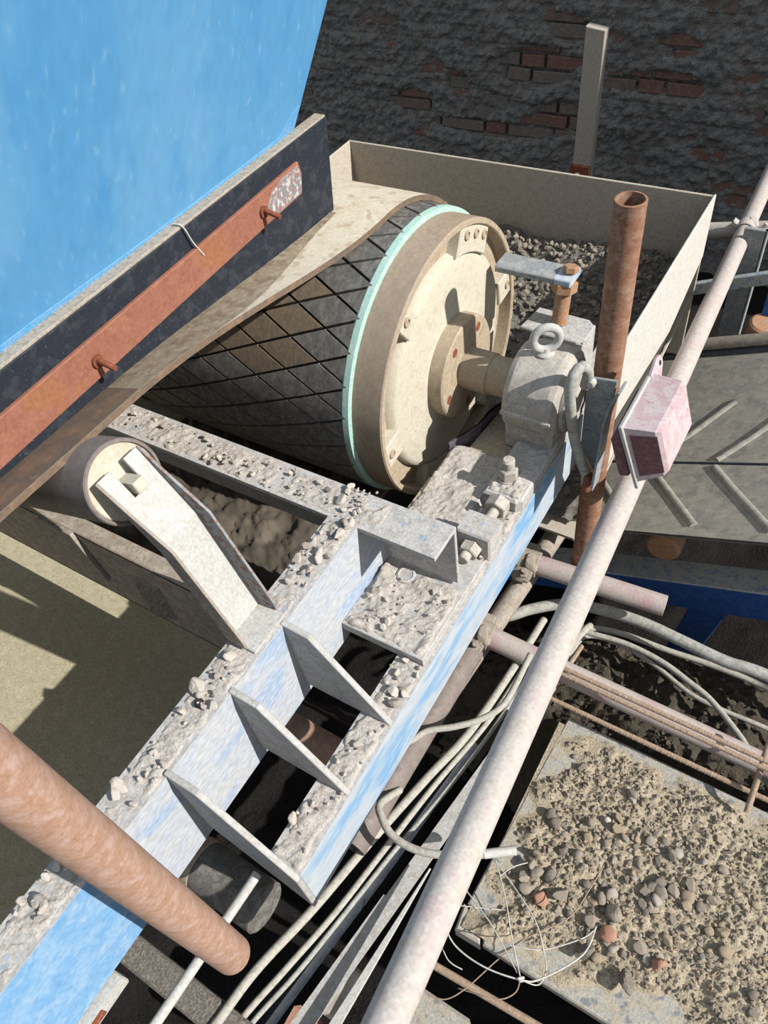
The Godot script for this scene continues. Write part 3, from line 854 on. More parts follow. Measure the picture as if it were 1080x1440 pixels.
# ------------------------------------------------------------------ hopper and rubber skirt
func build_hopper_and_skirt() -> void:
	var t := thing("blue_hopper", "large bright blue sheet steel hopper above the belt", "hopper")
	var th := deg_to_rad(24.0)
	var up := Vector3(sin(th), cos(th), 0)
	var nrm := Vector3(cos(th), -sin(th), 0)
	var xf := Transform3D(Basis(Vector3(0, 0, -1), up, nrm), Vector3(-0.812, 1.60, 0))
	var st := begin()
	prism(st, PackedVector2Array([Vector2(-0.75, 0), Vector2(0.945, 0), Vector2(1.19, 1.25), Vector2(-0.75, 1.25)]), -0.005, 0.0, xf, 0.0015)
	obj("side_sheet", st, "hopper blue", t)
	st = begin()
	# dust-bleached strip along the foot and the end edge of the sheet
	prism(st, PackedVector2Array([Vector2(-0.75, 0.002), Vector2(0.9405, 0.002), Vector2(0.949, 0.05), Vector2(0.938, 0.048), Vector2(0.90, 0.016), Vector2(0.62, 0.012), Vector2(0.40, 0.016), Vector2(0.1, 0.010), Vector2(-0.75, 0.014)]), -0.001, 0.0004, xf, 0.0002)
	obj("dusty_foot", st, "hopper dust", t).set_meta("label", "dust-bleached foot of the sheet")
	st = begin()
	var w := [Vector3(-0.816, 1.6, -0.943), Vector3(-0.816 + up.x * 1.25, 1.6 + up.y * 1.25, -1.187), Vector3(-1.385 - up.x * 1.25, 1.6 + up.y * 1.25, -1.187), Vector3(-1.385, 1.6, -0.943)]
	quad(st, w[3], w[2], w[1], w[0])
	var back := Vector3(0, 0, 0.004)
	quad(st, w[0] + back, w[1] + back, w[2] + back, w[3] + back)
	obj("end_sheet", st, "hopper blue", t)
	st = begin()
	var xl := Transform3D(Basis(Vector3(0, 0, 1), Vector3(-up.x, up.y, 0), Vector3(-nrm.x, nrm.y, 0)), Vector3(-1.388, 1.60, 0))
	prism(st, PackedVector2Array([Vector2(-0.945, 0), Vector2(0.75, 0), Vector2(0.75, 1.25), Vector2(-1.19, 1.25)]), -0.005, 0.0, xl, 0.0015)
	obj("side_sheet", st, "hopper blue", t)

	var s := thing("rubber_skirt", "thick black rubber skirt slab clamped along the foot of the blue hopper", "rubber skirt")
	st = begin()
	side_plate(st, [[-1.010, 1.606], [-0.987, 1.456], [-0.253, 1.482], [0.75, 1.515], [0.75, 1.598], [-0.33, 1.599]], -0.812, -0.790, 0.0015)
	obj("slab", st, "black rubber", s)
	st = begin()
	side_plate(st, [[-1.006, 1.606], [-0.33, 1.599], [0.75, 1.598], [0.75, 1.602], [-0.33, 1.6035], [-0.7, 1.607], [-1.006, 1.609]], -0.8115, -0.7905, 0.0008)
	obj("dusty_edge", st, "rubber edge dust", s).set_meta("label", "dust-covered upper edge of the skirt")
	st = begin()
	side_plate(st, [[-0.910, 1.578], [-0.914, 1.560], [-0.905, 1.529], [-0.262, 1.501], [0.75, 1.458], [0.75, 1.515], [-0.297, 1.557]], -0.790, -0.7825, 0.0015)
	obj("clamp_bar", st, "rusty primer", s).set_meta("label", "long salmon rusty clamp bar")
	st = begin()
	side_plate(st, [[-0.906, 1.574], [-0.911, 1.558], [-0.9035, 1.532], [-0.826, 1.5285], [-0.815, 1.545], [-0.835, 1.565], [-0.862, 1.573]], -0.786, -0.7818, 0.0008)
	obj("bare_patch", st, "worn steel", s).set_meta("label", "bare scraped steel patch at the bar end")
	for z in [[-0.442, 1.529], [-0.807, 1.545]]:
		st = begin()
		tube(st, curve([Vector3(-0.788, z[1] + 0.004, z[0]), Vector3(-0.772, z[1] + 0.005, z[0]), Vector3(-0.752, z[1] - 0.001, z[0] - 0.002)], 0.006), 0.0042, 10)
		lathe(st, [[0.0, 0.0], [0.009, 0.0], [0.009, 0.004], [0.0, 0.004]], Vector3(-0.7826, z[1] + 0.004, z[0]), Vector3.RIGHT, 16)
		obj("hook_bolt", st, "rust dark", s)
	st = begin()
	tube(st, curve([Vector3(-0.800, 1.609, -0.649), Vector3(-0.787, 1.606, -0.652), Vector3(-0.784, 1.58, -0.658), Vector3(-0.7815, 1.555, -0.668)], 0.006), 0.0012, 6)
	obj("tie_wire", st, "wire white", s)

# ------------------------------------------------------------------ idler
func build_idler() -> void:
	var t := thing("idler_bracket", "steel idler frame with a bent slotted bracket arm standing on the dusty channel", "roller bracket")
	var st := begin()
	box(st, Vector3(-1.64, 1.040, -0.352), Vector3(-0.547, 1.213, -0.345))
	box(st, Vector3(-1.64, 1.206, -0.374), Vector3(-0.547, 1.2145, -0.345), 0.002)
	box(st, Vector3(-1.64, 1.040, -0.374), Vector3(-0.547, 1.047, -0.345), 0.002)
	obj("cross_beam", st, "tan pipe", t)
	# arm: an open channel bent at the knee, its flanges turned outwards
	var line := [Vector2(-0.500, 1.2440), Vector2(-0.543, 1.2440), Vector2(-0.590, 1.415), Vector2(-0.628, 1.468), Vector2(-0.652, 1.503)]
	var nor := []
	for i in line.size():
		var d: Vector2 = (line[mini(i + 1, 4)] - line[maxi(i - 1, 0)]).normalized()
		nor.append(Vector2(d.y, -d.x))
	st = begin()
	for i in range(0, 3):
		var a: Vector2 = line[i]
		var b: Vector2 = line[i + 1]
		plate_xy(st, [[a.x, a.y], [b.x, b.y], [b.x - nor[i + 1].x * 0.006, b.y - nor[i + 1].y * 0.006], [a.x - nor[i].x * 0.006, a.y - nor[i].y * 0.006]], -0.364, -0.296, 0.0008)
	for z in [[-0.364, -0.341], [-0.319, -0.296]]:
		var a3: Vector2 = line[3]
		var b3: Vector2 = line[4]
		plate_xy(st, [[a3.x, a3.y], [b3.x, b3.y], [b3.x - nor[4].x * 0.006, b3.y - nor[4].y * 0.006], [a3.x - nor[3].x * 0.006, a3.y - nor[3].y * 0.006]], z[0], z[1], 0.0008)
	obj("bracket_arm", st, "white steel", t).set_meta("label", "pale bent arm with an open slot")
	for z in [-0.3665, -0.2975]:
		st = begin()
		var hs := [0.004, 0.034, 0.026, 0.010, 0.002]
		var p := []
		for i in range(1, 5): p.append([line[i].x, line[i].y])
		for i in range(4, 0, -1): p.append([line[i].x + nor[i].x * hs[i], line[i].y + nor[i].y * hs[i]])
		p.append([-0.512, 1.246])
		plate_xy(st, p, z, z + 0.004, 0.0006)
		obj("flange", st, "worn flange" if z < -0.33 else "tan pipe", t)
	st = begin()
	plate_xy(st, [[-1.005, 1.214], [-0.925, 1.214], [-0.900, 1.10], [-0.918, 1.085]], -0.345, -0.337)
	obj("gusset", st, "tan pipe", t)

	var c := Vector3(-0.655, 1.470, -0.331)
	var ax := Vector3(cos(deg_to_rad(18.0)), sin(deg_to_rad(18.0)), 0)
	var r := thing("idler_roller", "brown steel carrying roller with a tan end cap under the belt edge", "roller")
	st = begin()
	lathe(st, [[0.0, -0.38], [0.052, -0.38], [0.054, -0.376], [0.054, -0.002], [0.0525, 0.0], [0.0495, 0.0], [0.0485, -0.004]], c, ax, 64)
	obj("shell", st, "roller steel", r)
	st = begin()
	lathe(st, [[0.049, -0.005], [0.047, -0.003], [0.030, -0.006], [0.026, -0.002], [0.0, -0.002]], c, ax, 48)
	obj("end_cap", st, "cream steel", r)
	st = begin()
	box(st, Vector3(-0.0085, -0.008, -0.003), Vector3(0.0085, 0.008, 0.033), 0.0015, Transform3D(Basis(Vector3(0, 0, -1), Vector3(-ax.y, ax.x, 0), ax), c))
	obj("shaft_end", st, "cream steel", r)

# ------------------------------------------------------------------ bearing
func build_bearing() -> void:
	var t := thing("pillow_block", "dust-coated split bearing housing with lifting eye on top of the frame", "bearing")
	var st := begin()
	flat_plate(st, [[-0.414, -0.790], [-0.352, -0.790], [-0.343, -0.80], [-0.343, -1.12], [-0.414, -1.12]], 1.0775, 1.106, 0.004)
	obj("base", st, "dusty steel", t)
	st = begin()
	plate_xy(st, [[-0.440, 1.079], [-0.350, 1.079], [-0.347, 1.172], [-0.441, 1.172]], -1.082, -0.932, 0.004)
	obj("lower_housing", st, "cast grey", t)
	st = begin()
	var at := Vector3(0, CYL_Y, CYL_Z)
	lathe(st, [[0.041, -0.448], [0.066, -0.448], [0.080, -0.444], [0.0845, -0.434], [0.0845, -0.362], [0.081, -0.352], [0.070, -0.345], [0.0, -0.345]], at, Vector3.RIGHT, 72)
	obj("cap", st, "cast grey", t)
	st = begin()
	flat_plate(st, [[-0.4435, -0.918], [-0.349, -0.918], [-0.349, -1.096], [-0.4435, -1.096]], 1.166, 1.178, 0.003)
	obj("split_flange", st, "cast grey", t)
	st = begin()
	lathe(st, [[0.0, 0.0], [0.062, 0.0], [0.064, 0.003], [0.064, 0.010], [0.058, 0.014], [0.030, 0.014], [0.026, 0.018], [0.0, 0.018]], Vector3(-0.346, CYL_Y, CYL_Z), Vector3.RIGHT, 48)
	obj("end_cover", st, "cast grey", t)
	st = begin()
	var ring := PackedVector3Array()
	var e := Vector3(-0.396, 1.288, -1.002)
	for i in 41:
		var a := TAU * i / 40.0
		ring.append(e + Vector3(0.80, 0, -0.60) * cos(a) * 0.0225 + Vector3.UP * sin(a) * 0.0225)
	tube(st, ring, 0.0075, 14)
	lathe(st, [[0.016, 0.0], [0.016, 0.005], [0.010, 0.009], [0.008, 0.016]], Vector3(-0.396, 1.2545, -1.002), Vector3.UP, 24)
	obj("lifting_eye", st, "white steel", t).set_meta("label", "pale ring-shaped lifting eye")
	for z in [-0.838]:
		var b := obj("foot_bolt", stud_mesh(Vector3(-0.388, 1.106, z)), "cast grey", t)
		st = begin()
		hexagon(st, Vector3(-0.388, 1.1105, z), Vector3(-0.388, 1.132, z), 0.033, 0.3)
		obj("nut", st, "cast grey", b)
		st = begin()
		lathe(st, [[0.0, 0.0], [0.021, 0.0], [0.021, 0.004], [0.0, 0.004]], Vector3(-0.388, 1.1065, z), Vector3.UP, 28)
		obj("washer", st, "cast grey", b)

func stud_mesh(at: Vector3) -> SurfaceTool:
	var st := begin()
	solid(st, at, at + Vector3.UP * 0.046, 0.0115, 24, 0.003)
	return st

# ------------------------------------------------------------------ pull-cord switch with its bracket
func build_switch() -> void:
	var p0 := Vector3(-0.212, 1.270, -0.867)
	var nn := Vector3(0.945, 0.327, 0).normalized()
	var vv := Vector3(0.327, -0.945, 0).normalized()
	# local x = away along -z, local y = up the plate, local z = out of the plate
	var xf := Transform3D(Basis(Vector3(0, 0, -1), -vv, nn), p0)
	var t := thing("pull_cord_switch", "faded pink-red switch box with a hole in its lug above the long tube", "switch box")
	var st := begin()
	prism(st, PackedVector2Array([Vector2(-0.002, -0.126), Vector2(0.138, -0.116), Vector2(0.142, 0.004), Vector2(-0.004, 0.002)]), -0.007, 0.0, xf, 0.0015)
	obj("base_plate", st, "white steel", t).set_meta("label", "pale flange of the box")
	st = begin()
	prism(st, PackedVector2Array([Vector2(0.006, -0.106), Vector2(0.134, -0.104), Vector2(0.136, -0.030), Vector2(0.012, -0.034)]), -0.034, -0.012, xf, 0.004)
	obj("rear_box", st, "switch maroon", t)
	st = begin()
	var lo := [Vector3(0.0, -0.112, 0), Vector3(0.136, -0.106, 0), Vector3(0.138, 0.0, 0), Vector3(0.0, -0.002, 0)]
	var hi := [Vector3(0.006, -0.098, 0.050), Vector3(0.128, -0.094, 0.052), Vector3(0.130, -0.012, 0.054), Vector3(0.006, -0.014, 0.052)]
	cover(st, lo, hi, xf)
	obj("cover", st, "switch pink", t)
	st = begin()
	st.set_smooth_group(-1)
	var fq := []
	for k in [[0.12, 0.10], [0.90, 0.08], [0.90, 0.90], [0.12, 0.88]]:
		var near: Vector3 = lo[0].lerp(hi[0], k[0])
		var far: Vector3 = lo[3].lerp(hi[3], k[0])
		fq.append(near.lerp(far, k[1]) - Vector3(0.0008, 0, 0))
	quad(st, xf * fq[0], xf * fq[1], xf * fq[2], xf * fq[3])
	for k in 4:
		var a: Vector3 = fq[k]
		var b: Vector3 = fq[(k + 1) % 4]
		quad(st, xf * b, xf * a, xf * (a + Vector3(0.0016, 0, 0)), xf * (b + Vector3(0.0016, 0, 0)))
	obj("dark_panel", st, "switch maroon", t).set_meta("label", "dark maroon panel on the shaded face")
	st = begin()
	var ear := PackedVector2Array([Vector2(0.128, -0.046), Vector2(0.160, -0.024), Vector2(0.176, -0.008), Vector2(0.179, 0.002), Vector2(0.173, 0.012), Vector2(0.160, 0.015), Vector2(0.126, 0.004)])
	prism(st, ear, -0.004, 0.002, xf, 0.001)
	obj("lug", st, "switch pink", t)
	st = begin()
	lathe(st, [[0.0, 0.0], [0.0045, 0.0], [0.0045, 0.0006], [0.0, 0.0006]], xf * Vector3(0.166, 0.001, 0.0019), nn, 16)
	obj("lug_hole", st, "black rubber", t)
	var bk := thing("switch_bracket", "dark grey steel plate and strap between the bearing and the pink switch", "bracket")
	st = begin()
	plate_xy(st, [[-0.312, 1.245], [-0.262, 1.252], [-0.268, 1.14], [-0.276, 1.02], [-0.312, 1.08]], -0.990, -0.984, 0.0012)
	obj("plate", st, "grey paint", bk)
	st = begin()
	solid(st, Vector3(-0.304, 1.240, -0.986), Vector3(-0.304, 1.240, -0.972), 0.009, 16, 0.003)
	obj("bolt", st, "white steel", bk)
	st = begin()
	var band := [Vector2(-0.250, 1.258), Vector2(-0.262, 1.222), Vector2(-0.268, 1.185), Vector2(-0.270, 1.11), Vector2(-0.274, 1.012)]
	for i in 4:
		plate_xy(st, [[band[i].x, band[i].y], [band[i + 1].x, band[i + 1].y], [band[i + 1].x + 0.005, band[i + 1].y], [band[i].x + 0.005, band[i].y]], -0.985, -0.950, 0.0008)
	obj("strap", st, "grey paint", bk)
	st = begin()
	solid(st, Vector3(-0.286, 1.03, -0.972), Vector3(-0.288, 0.985, -0.972), 0.008, 14)
	obj("strap_pin", st, "rust dark", bk)

func cover(st: SurfaceTool, lo: Array, hi: Array, xf: Transform3D) -> void:
	# a tapered box with softened edges, made of two stacked frusta
	var mid := []
	for i in 4: mid.append(lo[i].lerp(hi[i], 0.86))
	var cen := Vector3.ZERO
	for v in hi: cen += v / 4.0
	var lid := []
	for v in hi: lid.append(v.lerp(cen, 0.09))
	st.set_smooth_group(-1)
	for pair in [[lo, mid], [mid, lid]]:
		for i in 4:
			var j := (i + 1) % 4
			quad(st, xf * pair[0][i], xf * pair[0][j], xf * pair[1][j], xf * pair[1][i])
	quad(st, xf * lid[0], xf * lid[1], xf * lid[2], xf * lid[3])

# ------------------------------------------------------------------ discharge chute
func build_chute() -> void:
	var t := thing("discharge_chute", "open dust-coated steel discharge chute in front of the brick wall", "chute")
	var st := begin()
	box(st, Vector3(-1.420, 0.62, -1.906), Vector3(-0.336, 1.105, -1.899), 0.0015)
	obj("back_sheet", st, "trough steel", t)
	st = begin()
	side_plate(st, [[-1.906, 1.107], [-1.906, 0.940], [-1.64, 0.842], [-1.20, 0.72], [-1.12, 0.72], [-1.12, 1.10], [-1.22, 1.104]], -0.3395, -0.334, 0.0015)
	obj("side_sheet", st, "chute white", t)
	st = begin()
	side_plate(st, [[-1.906, 1.105], [-1.906, 0.62], [-1.10, 0.62], [-1.10, 1.105]], -1.420, -1.414, 0.0015)
	obj("side_sheet", st, "trough steel", t)
	st = begin()
	var p := PackedVector2Array([Vector2(1.10, 0.66), Vector2(1.90, 0.82), Vector2(1.90, 0.812), Vector2(1.10, 0.652)])
	prism(st, p, -1.414, -0.3395, side_frame(), 0.001)
	obj("floor_sheet", st, "trough steel", t)
	# gravel heap inside
	var a := noise(51, 3.0, 4)
	var b := noise(52, 30.0, 4)
	var f := func(x: float, z: float) -> float:
		var back := smooth(-1.66, -1.895, z)
		return 0.80 + 0.13 * back + 0.03 * a.get_noise_2d(x, z) + 0.012 * b.get_noise_2d(x, z) - 0.12 * smooth(-1.45, -1.15, z)
	st = begin()
	sheet(st, 160, 120, func(s: float, v: float) -> Vector3:
		var x := lerpf(-1.413, -0.3405, s)
		var z := lerpf(-1.13, -1.898, v)
		return Vector3(x, f.call(x, z), z))
	tag(obj("gravel_heap", st, "grey dust"), "grey gravel and grit heaped in the bottom of the chute", "gravel", "", "stuff")
	for i in 3:
		scatter("grit", ["dark grit scattered over the heap in the chute", "pale grit scattered over the heap in the chute", "coarse grit against the back of the chute"][i], [1500, 700, 500][i], func() -> Vector3:
			var x := rng.randf_range(-1.0, -0.36)
			var z := rng.randf_range(-1.885, -1.2) if i < 2 else rng.randf_range(-1.885, -1.7)
			return Vector3(x, f.call(x, z), z), 0.006, 0.024, ["gravel dark", "gravel grey", "gravel grey"][i], rocks[i])
	# torn plastic sheet by the drum
	st = begin()
	var n := noise(71, 9.0, 2)
	for side in 2:
		sheet(st, 14, 10, func(s: float, v: float) -> Vector3:
			var q := Vector3(-0.52 + 0.05 * s, 1.0 + 0.10 * v, -0.88 - 0.2 * (s if side == 0 else s))
			if side == 1: q = Vector3(-0.52 + 0.05 * v, 1.0 + 0.10 * s, -0.88 - 0.2 * v) - Vector3(0.004, 0, 0)
			return q + Vector3(0.02, 0.012, 0) * n.get_noise_3dv(q * 2.0))
	tag(obj("plastic_scrap", st, "dark plastic"), "dark purple-grey scrap of torn sheet caught beside the drum", "scrap")

# ------------------------------------------------------------------ scaffold tubes
func tube_thing(label: String, a: Vector3, b: Vector3, mat: String, r := 0.024, called := "scaffold_tube") -> MeshInstance3D:
	var st := begin()
	pipe(st, a, b, r)
	var o := obj(called, st, mat)
	tag(o, label, "tube")
	return o

func coupler(at: Vector3, ax: Vector3, other: Vector3, label: String, mat := "tan pipe") -> void:
	# two half shells round one tube, a saddle towards the other, a swing bolt with its nut
	var t := thing("scaffold_coupler", label, "coupler", at)
	var x := ax.normalized()
	var y := other.normalized()
	y = (y - x * y.dot(x)).normalized()
	var z := x.cross(y)
	var bs := Basis(z, y, -x) if z.cross(y).dot(-x) > 0.0 else Basis(-z, y, -x)
	var st := begin()
	var p := PackedVector2Array()
	for i in 15: p.append(Vector2.from_angle(deg_to_rad(-10.0 + 200.0 * i / 14.0)) * 0.0305)
	for i in 15: p.append(Vector2.from_angle(deg_to_rad(190.0 - 200.0 * i / 14.0)) * 0.0255)
	prism(st, p, -0.024, 0.024, Transform3D(bs, Vector3.ZERO), 0.002)
	obj("upper_shell", st, mat, t)
	st = begin()
	prism(st, p, -0.024, 0.024, Transform3D(bs * Basis(Vector3(0, 0, 1), PI), Vector3.ZERO), 0.002)
	obj("lower_shell", st, mat, t)
	st = begin()
	var w := bs * Vector3(0.036, 0, 0)
	box(st, Vector3(0.027, -0.012, -0.014), Vector3(0.047, 0.012, 0.014), 0.003, Transform3D(bs, Vector3.ZERO))
	obj("bolt_ear", st, mat, t)
	st = begin()
	box(st, Vector3(-0.045, -0.008, -0.016), Vector3(-0.027, 0.008, 0.016), 0.003, Transform3D(bs, Vector3.ZERO))
	obj("hinge_ear", st, mat, t)
	st = begin()
	solid(st, w - bs.y * 0.03, w + bs.y * 0.048, 0.006, 12)
	var bolt := obj("swing_bolt", st, mat, t)
	st = begin()
	hexagon(st, w + bs.y * 0.014, w + bs.y * 0.028, 0.021)
	obj("nut", st, mat, bolt)
	for i in 3:
		var crust := put("dust_crust", rocks[(i + 2) % 8], mat, t)
		crust.basis = Basis.from_euler(Vector3(i * 0.7, i * 1.9, 0.3)).scaled(Vector3.ONE * [0.058, 0.045, 0.036][i])
		crust.position = bs * [Vector3(0.030, 0.012, 0.004), Vector3(0.008, 0.026, -0.010), Vector3(0.040, -0.022, 0.010)][i]

func build_scaffold() -> void:
	tube_thing("rusty brown upright tube with an open top standing beside the bearing", Vector3(-0.299, 0.26, -1.052), Vector3(-0.299, 1.527, -1.052), "rust pipe")
	tube_thing("rusty tan upright tube crossing over the main channel, its lower end cut off", Vector3(-0.3855, 1.012, -0.006), Vector3(-0.3855, 2.30, -0.006), "rust pipe pink")
	tube_thing("long whitewashed tube sloping past the switch box down across the slab edge", Vector3(-0.136, 1.139, 0.4025), Vector3(-0.345, 0.714, -3.013), "chalky pipe", 0.0245)
	tube_thing("short pinkish tube with an open end pointing at the blue conveyor frame", Vector3(-0.47, 0.663, -0.985), Vector3(-0.098, 0.640, -1.026), "pink pipe")
	tube_thing("long pink tube passing under the rebar rods above the soil", Vector3(-0.47, 0.668, -0.768), Vector3(0.62, 0.47, -0.845), "pink pipe")
	tube_thing("tan lower tube clamped crosswise under the two pink tubes", Vector3(-0.447, 0.602, -0.42), Vector3(-0.386, 0.602, -1.32), "tan pipe")
	tube_thing("dusty thick tube lying under the blue outrigger channel", Vector3(-0.432, 0.645, -0.26), Vector3(-0.426, 0.645, -0.735), "roller steel", 0.031)
	tube_thing("pale crosswise tube clamped to the far end of the whitewashed tube", Vector3(-0.724, 0.697, -2.335), Vector3(0.386, 0.930, -2.352), "chalky pipe", 0.0245)
	coupler(Vector3(-0.405, 0.659, -0.992), Vector3(1, -0.05, -0.1), Vector3(0.2, 1, 0.3), "dust-caked coupler where the short pink tube crosses the tan tube")
	coupler(Vector3(-0.418, 0.659, -0.772), Vector3(1, -0.18, -0.07), Vector3(0.2, 1, 0.3), "dust-caked coupler where the long pink tube crosses the tan tube")
	coupler(Vector3(-0.302, 0.8015, -2.312), Vector3(-0.061, -0.124, -1.0), Vector3(0.45, 0.9, 0.0), "pale coupler joining whitewashed and crosswise tubes by the brick wall", "chalky pipe")

# ------------------------------------------------------------------ climbing cross conveyor with chevron belt
func belt_point(s: float, z: float, lift := 0.0) -> Vector3:
	# s runs up the belt, z across; the flanks rise a little
	var c := Vector3(-0.138, 0.655, -1.470)
	var p := c + D2 * s
	p.z = z + D2.z * s
	var d := absf(z + 1.470)
	return p + Vector3(-0.4064, 0.9128, 0) * (lift + 0.10 * maxf(0.0, d - 0.10))

func build_cross_conveyor() -> void:
	var t := thing("chevron_belt", "grey climbing conveyor belt with V-shaped raised ribs", "conveyor belt")
	var st := begin()
	sheet(st, 24, 40, func(u: float, v: float) -> Vector3: return belt_point(-0.75 + 2.3 * u, -1.20 - 0.70 * v))
	sheet(st, 40, 24, func(v: float, u: float) -> Vector3: return belt_point(-0.75 + 2.3 * u, -1.20 - 0.70 * v, -0.010), 2)
	obj("belt", st, "belt grey", t)
	for k in range(-3, 9):
		for side in [-1.0, 1.0]:
			var pts := []
			for i in 9:
				var f := i / 8.0
				var z: float = -1.470 + side * (0.012 + 0.222 * f)
				pts.append(belt_point(-0.150 + 0.168 * k + (0.19 * f if side > 0.0 else 0.155 * f), z, -0.004))
			st = begin()
			tube(st, curve(pts, 0.02), 0.0115, 8, 0.9)
			obj("chevron_rib", st, "belt grey", t)
	st = begin()
	var mid := PackedVector3Array()
	for i in 24: mid.append(belt_point(-0.7 + 2.2 * i / 23.0, -1.470, 0.0))
	tube(st, mid, 0.005, 6, 0.4)
	obj("centre_seam", st, "black rubber", t)
	var e := thing("belt_edge_rail", "brown dusty rail along the upper edge of the chevron belt", "rail")
	st = begin()
	tube(st, curve([belt_point(-0.75, -1.935, 0.012), belt_point(0.0, -1.935, 0.012), belt_point(1.5, -1.935, 0.012)], 0.1), 0.023, 14, 0.8)
	obj("rail", st, "tan pipe", e)
	st = begin()
	sheet(st, 10, 2, func(u: float, v: float) -> Vector3: return belt_point(-0.75 + 2.3 * u, -1.895 - 0.035 * v, 0.004 + 0.012 * v))
	obj("seal_strip", st, "black rubber", e)

	var f2 := thing("cross_conveyor_support", "blue painted channel frame below the chevron belt", "machine frame")
	var bs := Basis(D2.normalized(), Vector3(-0.4064, 0.9128, 0).normalized(), D2.normalized().cross(Vector3(-0.4064, 0.9128, 0).normalized()))
	var xf := Transform3D(bs, Vector3(-0.118, 0.419, -1.338))
	st = begin()
	box(st, Vector3(-0.8, -0.006, 0.0), Vector3(1.4, 0.0, 0.075), 0.0015, xf)
	obj("top_flange", st, "dusty blue", f2).set_meta("label", "dusty grey-blue upper flange")
	st = begin()
	box(st, Vector3(-0.8, -0.105, 0.068), Vector3(1.4, -0.006, 0.074), 0.0015, xf)
	obj("web", st, "deep blue paint", f2)
	st = begin()
	prism(st, PackedVector2Array([Vector2(0.02, -0.10), Vector2(0.12, -0.10), Vector2(-0.02, -0.32), Vector2(-0.11, -0.32)]), 0.055, 0.066, xf)
	obj("brace", st, "deep blue paint", f2)
	st = begin()
	prism(st, PackedVector2Array([Vector2(0.30, -0.10), Vector2(0.36, -0.10), Vector2(0.36, -0.5), Vector2(0.30, -0.5)]), 0.055, 0.066, xf)
	obj("leg", st, "deep blue paint", f2)
	st = begin()
	box(st, Vector3(-0.8, 0.10, -0.72), Vector3(1.4, 0.106, -0.66), 0.0015, xf)
	obj("far_rail", st, "dusty blue", f2)
	st = begin()
	var bar := Transform3D(bs, Vector3(-0.404, 0.665, -2.15))
	box(st, Vector3(0.0, -0.018, -0.02), Vector3(1.2, 0.018, 0.0), 0.0015, bar)
	obj("guard_bar", st, "dusty blue", f2)
	var r := thing("return_roller", "orange rusty roller end peeping out above the blue channel", "roller")
	st = begin()
	solid(st, Vector3(-0.160, 0.575, -1.86), Vector3(-0.160, 0.575, -1.225), 0.042, 40, 0.006)
	obj("shell", st, "rust orange", r)
	var q := thing("guide_roller", "brown guide roller with a blue bracket above the belt edge rail", "roller")
	st = begin()
	lathe(st, [[0.0, 0.0], [0.040, 0.0], [0.042, 0.003], [0.042, 0.045], [0.036, 0.050], [0.0, 0.050]], Vector3(-0.150, 0.680, -1.99), Vector3(0.1, 1, 0.1), 40)
	obj("shell", st, "rust orange", q)
	st = begin()
	box(st, Vector3(-0.165, 0.72, -2.02), Vector3(-0.135, 0.84, -2.008), 0.002)
	obj("bracket", st, "deep blue paint", q)
	st = begin()
	box(st, Vector3(-0.290, 0.02, -2.215), Vector3(-0.228, 0.87, -2.20), 0.0015)
	box(st, Vector3(-0.234, 0.02, -2.255), Vector3(-0.228, 0.87, -2.20), 0.0015)
	tag(obj("steel_post", st, "grey paint"), "grey angle steel post standing behind the belt edge rail", "post")

# ------------------------------------------------------------------ slab with sand and gravel, rebar
func slab_height(x: float, z: float) -> float:
	var w := 0.018 * sin(x * 37.0 + 3.0 * sin(z * 21.0)) + 0.012 * sin(z * 61.0 + 2.0 * sin(x * 43.0))
	var m := minf(x + 0.182 + 0.05 * (z + 0.5), minf(z + 0.716, -0.292 - 0.03 * sin(x * 14.0) - z))
	return smooth(-0.015, 0.06, m + w)


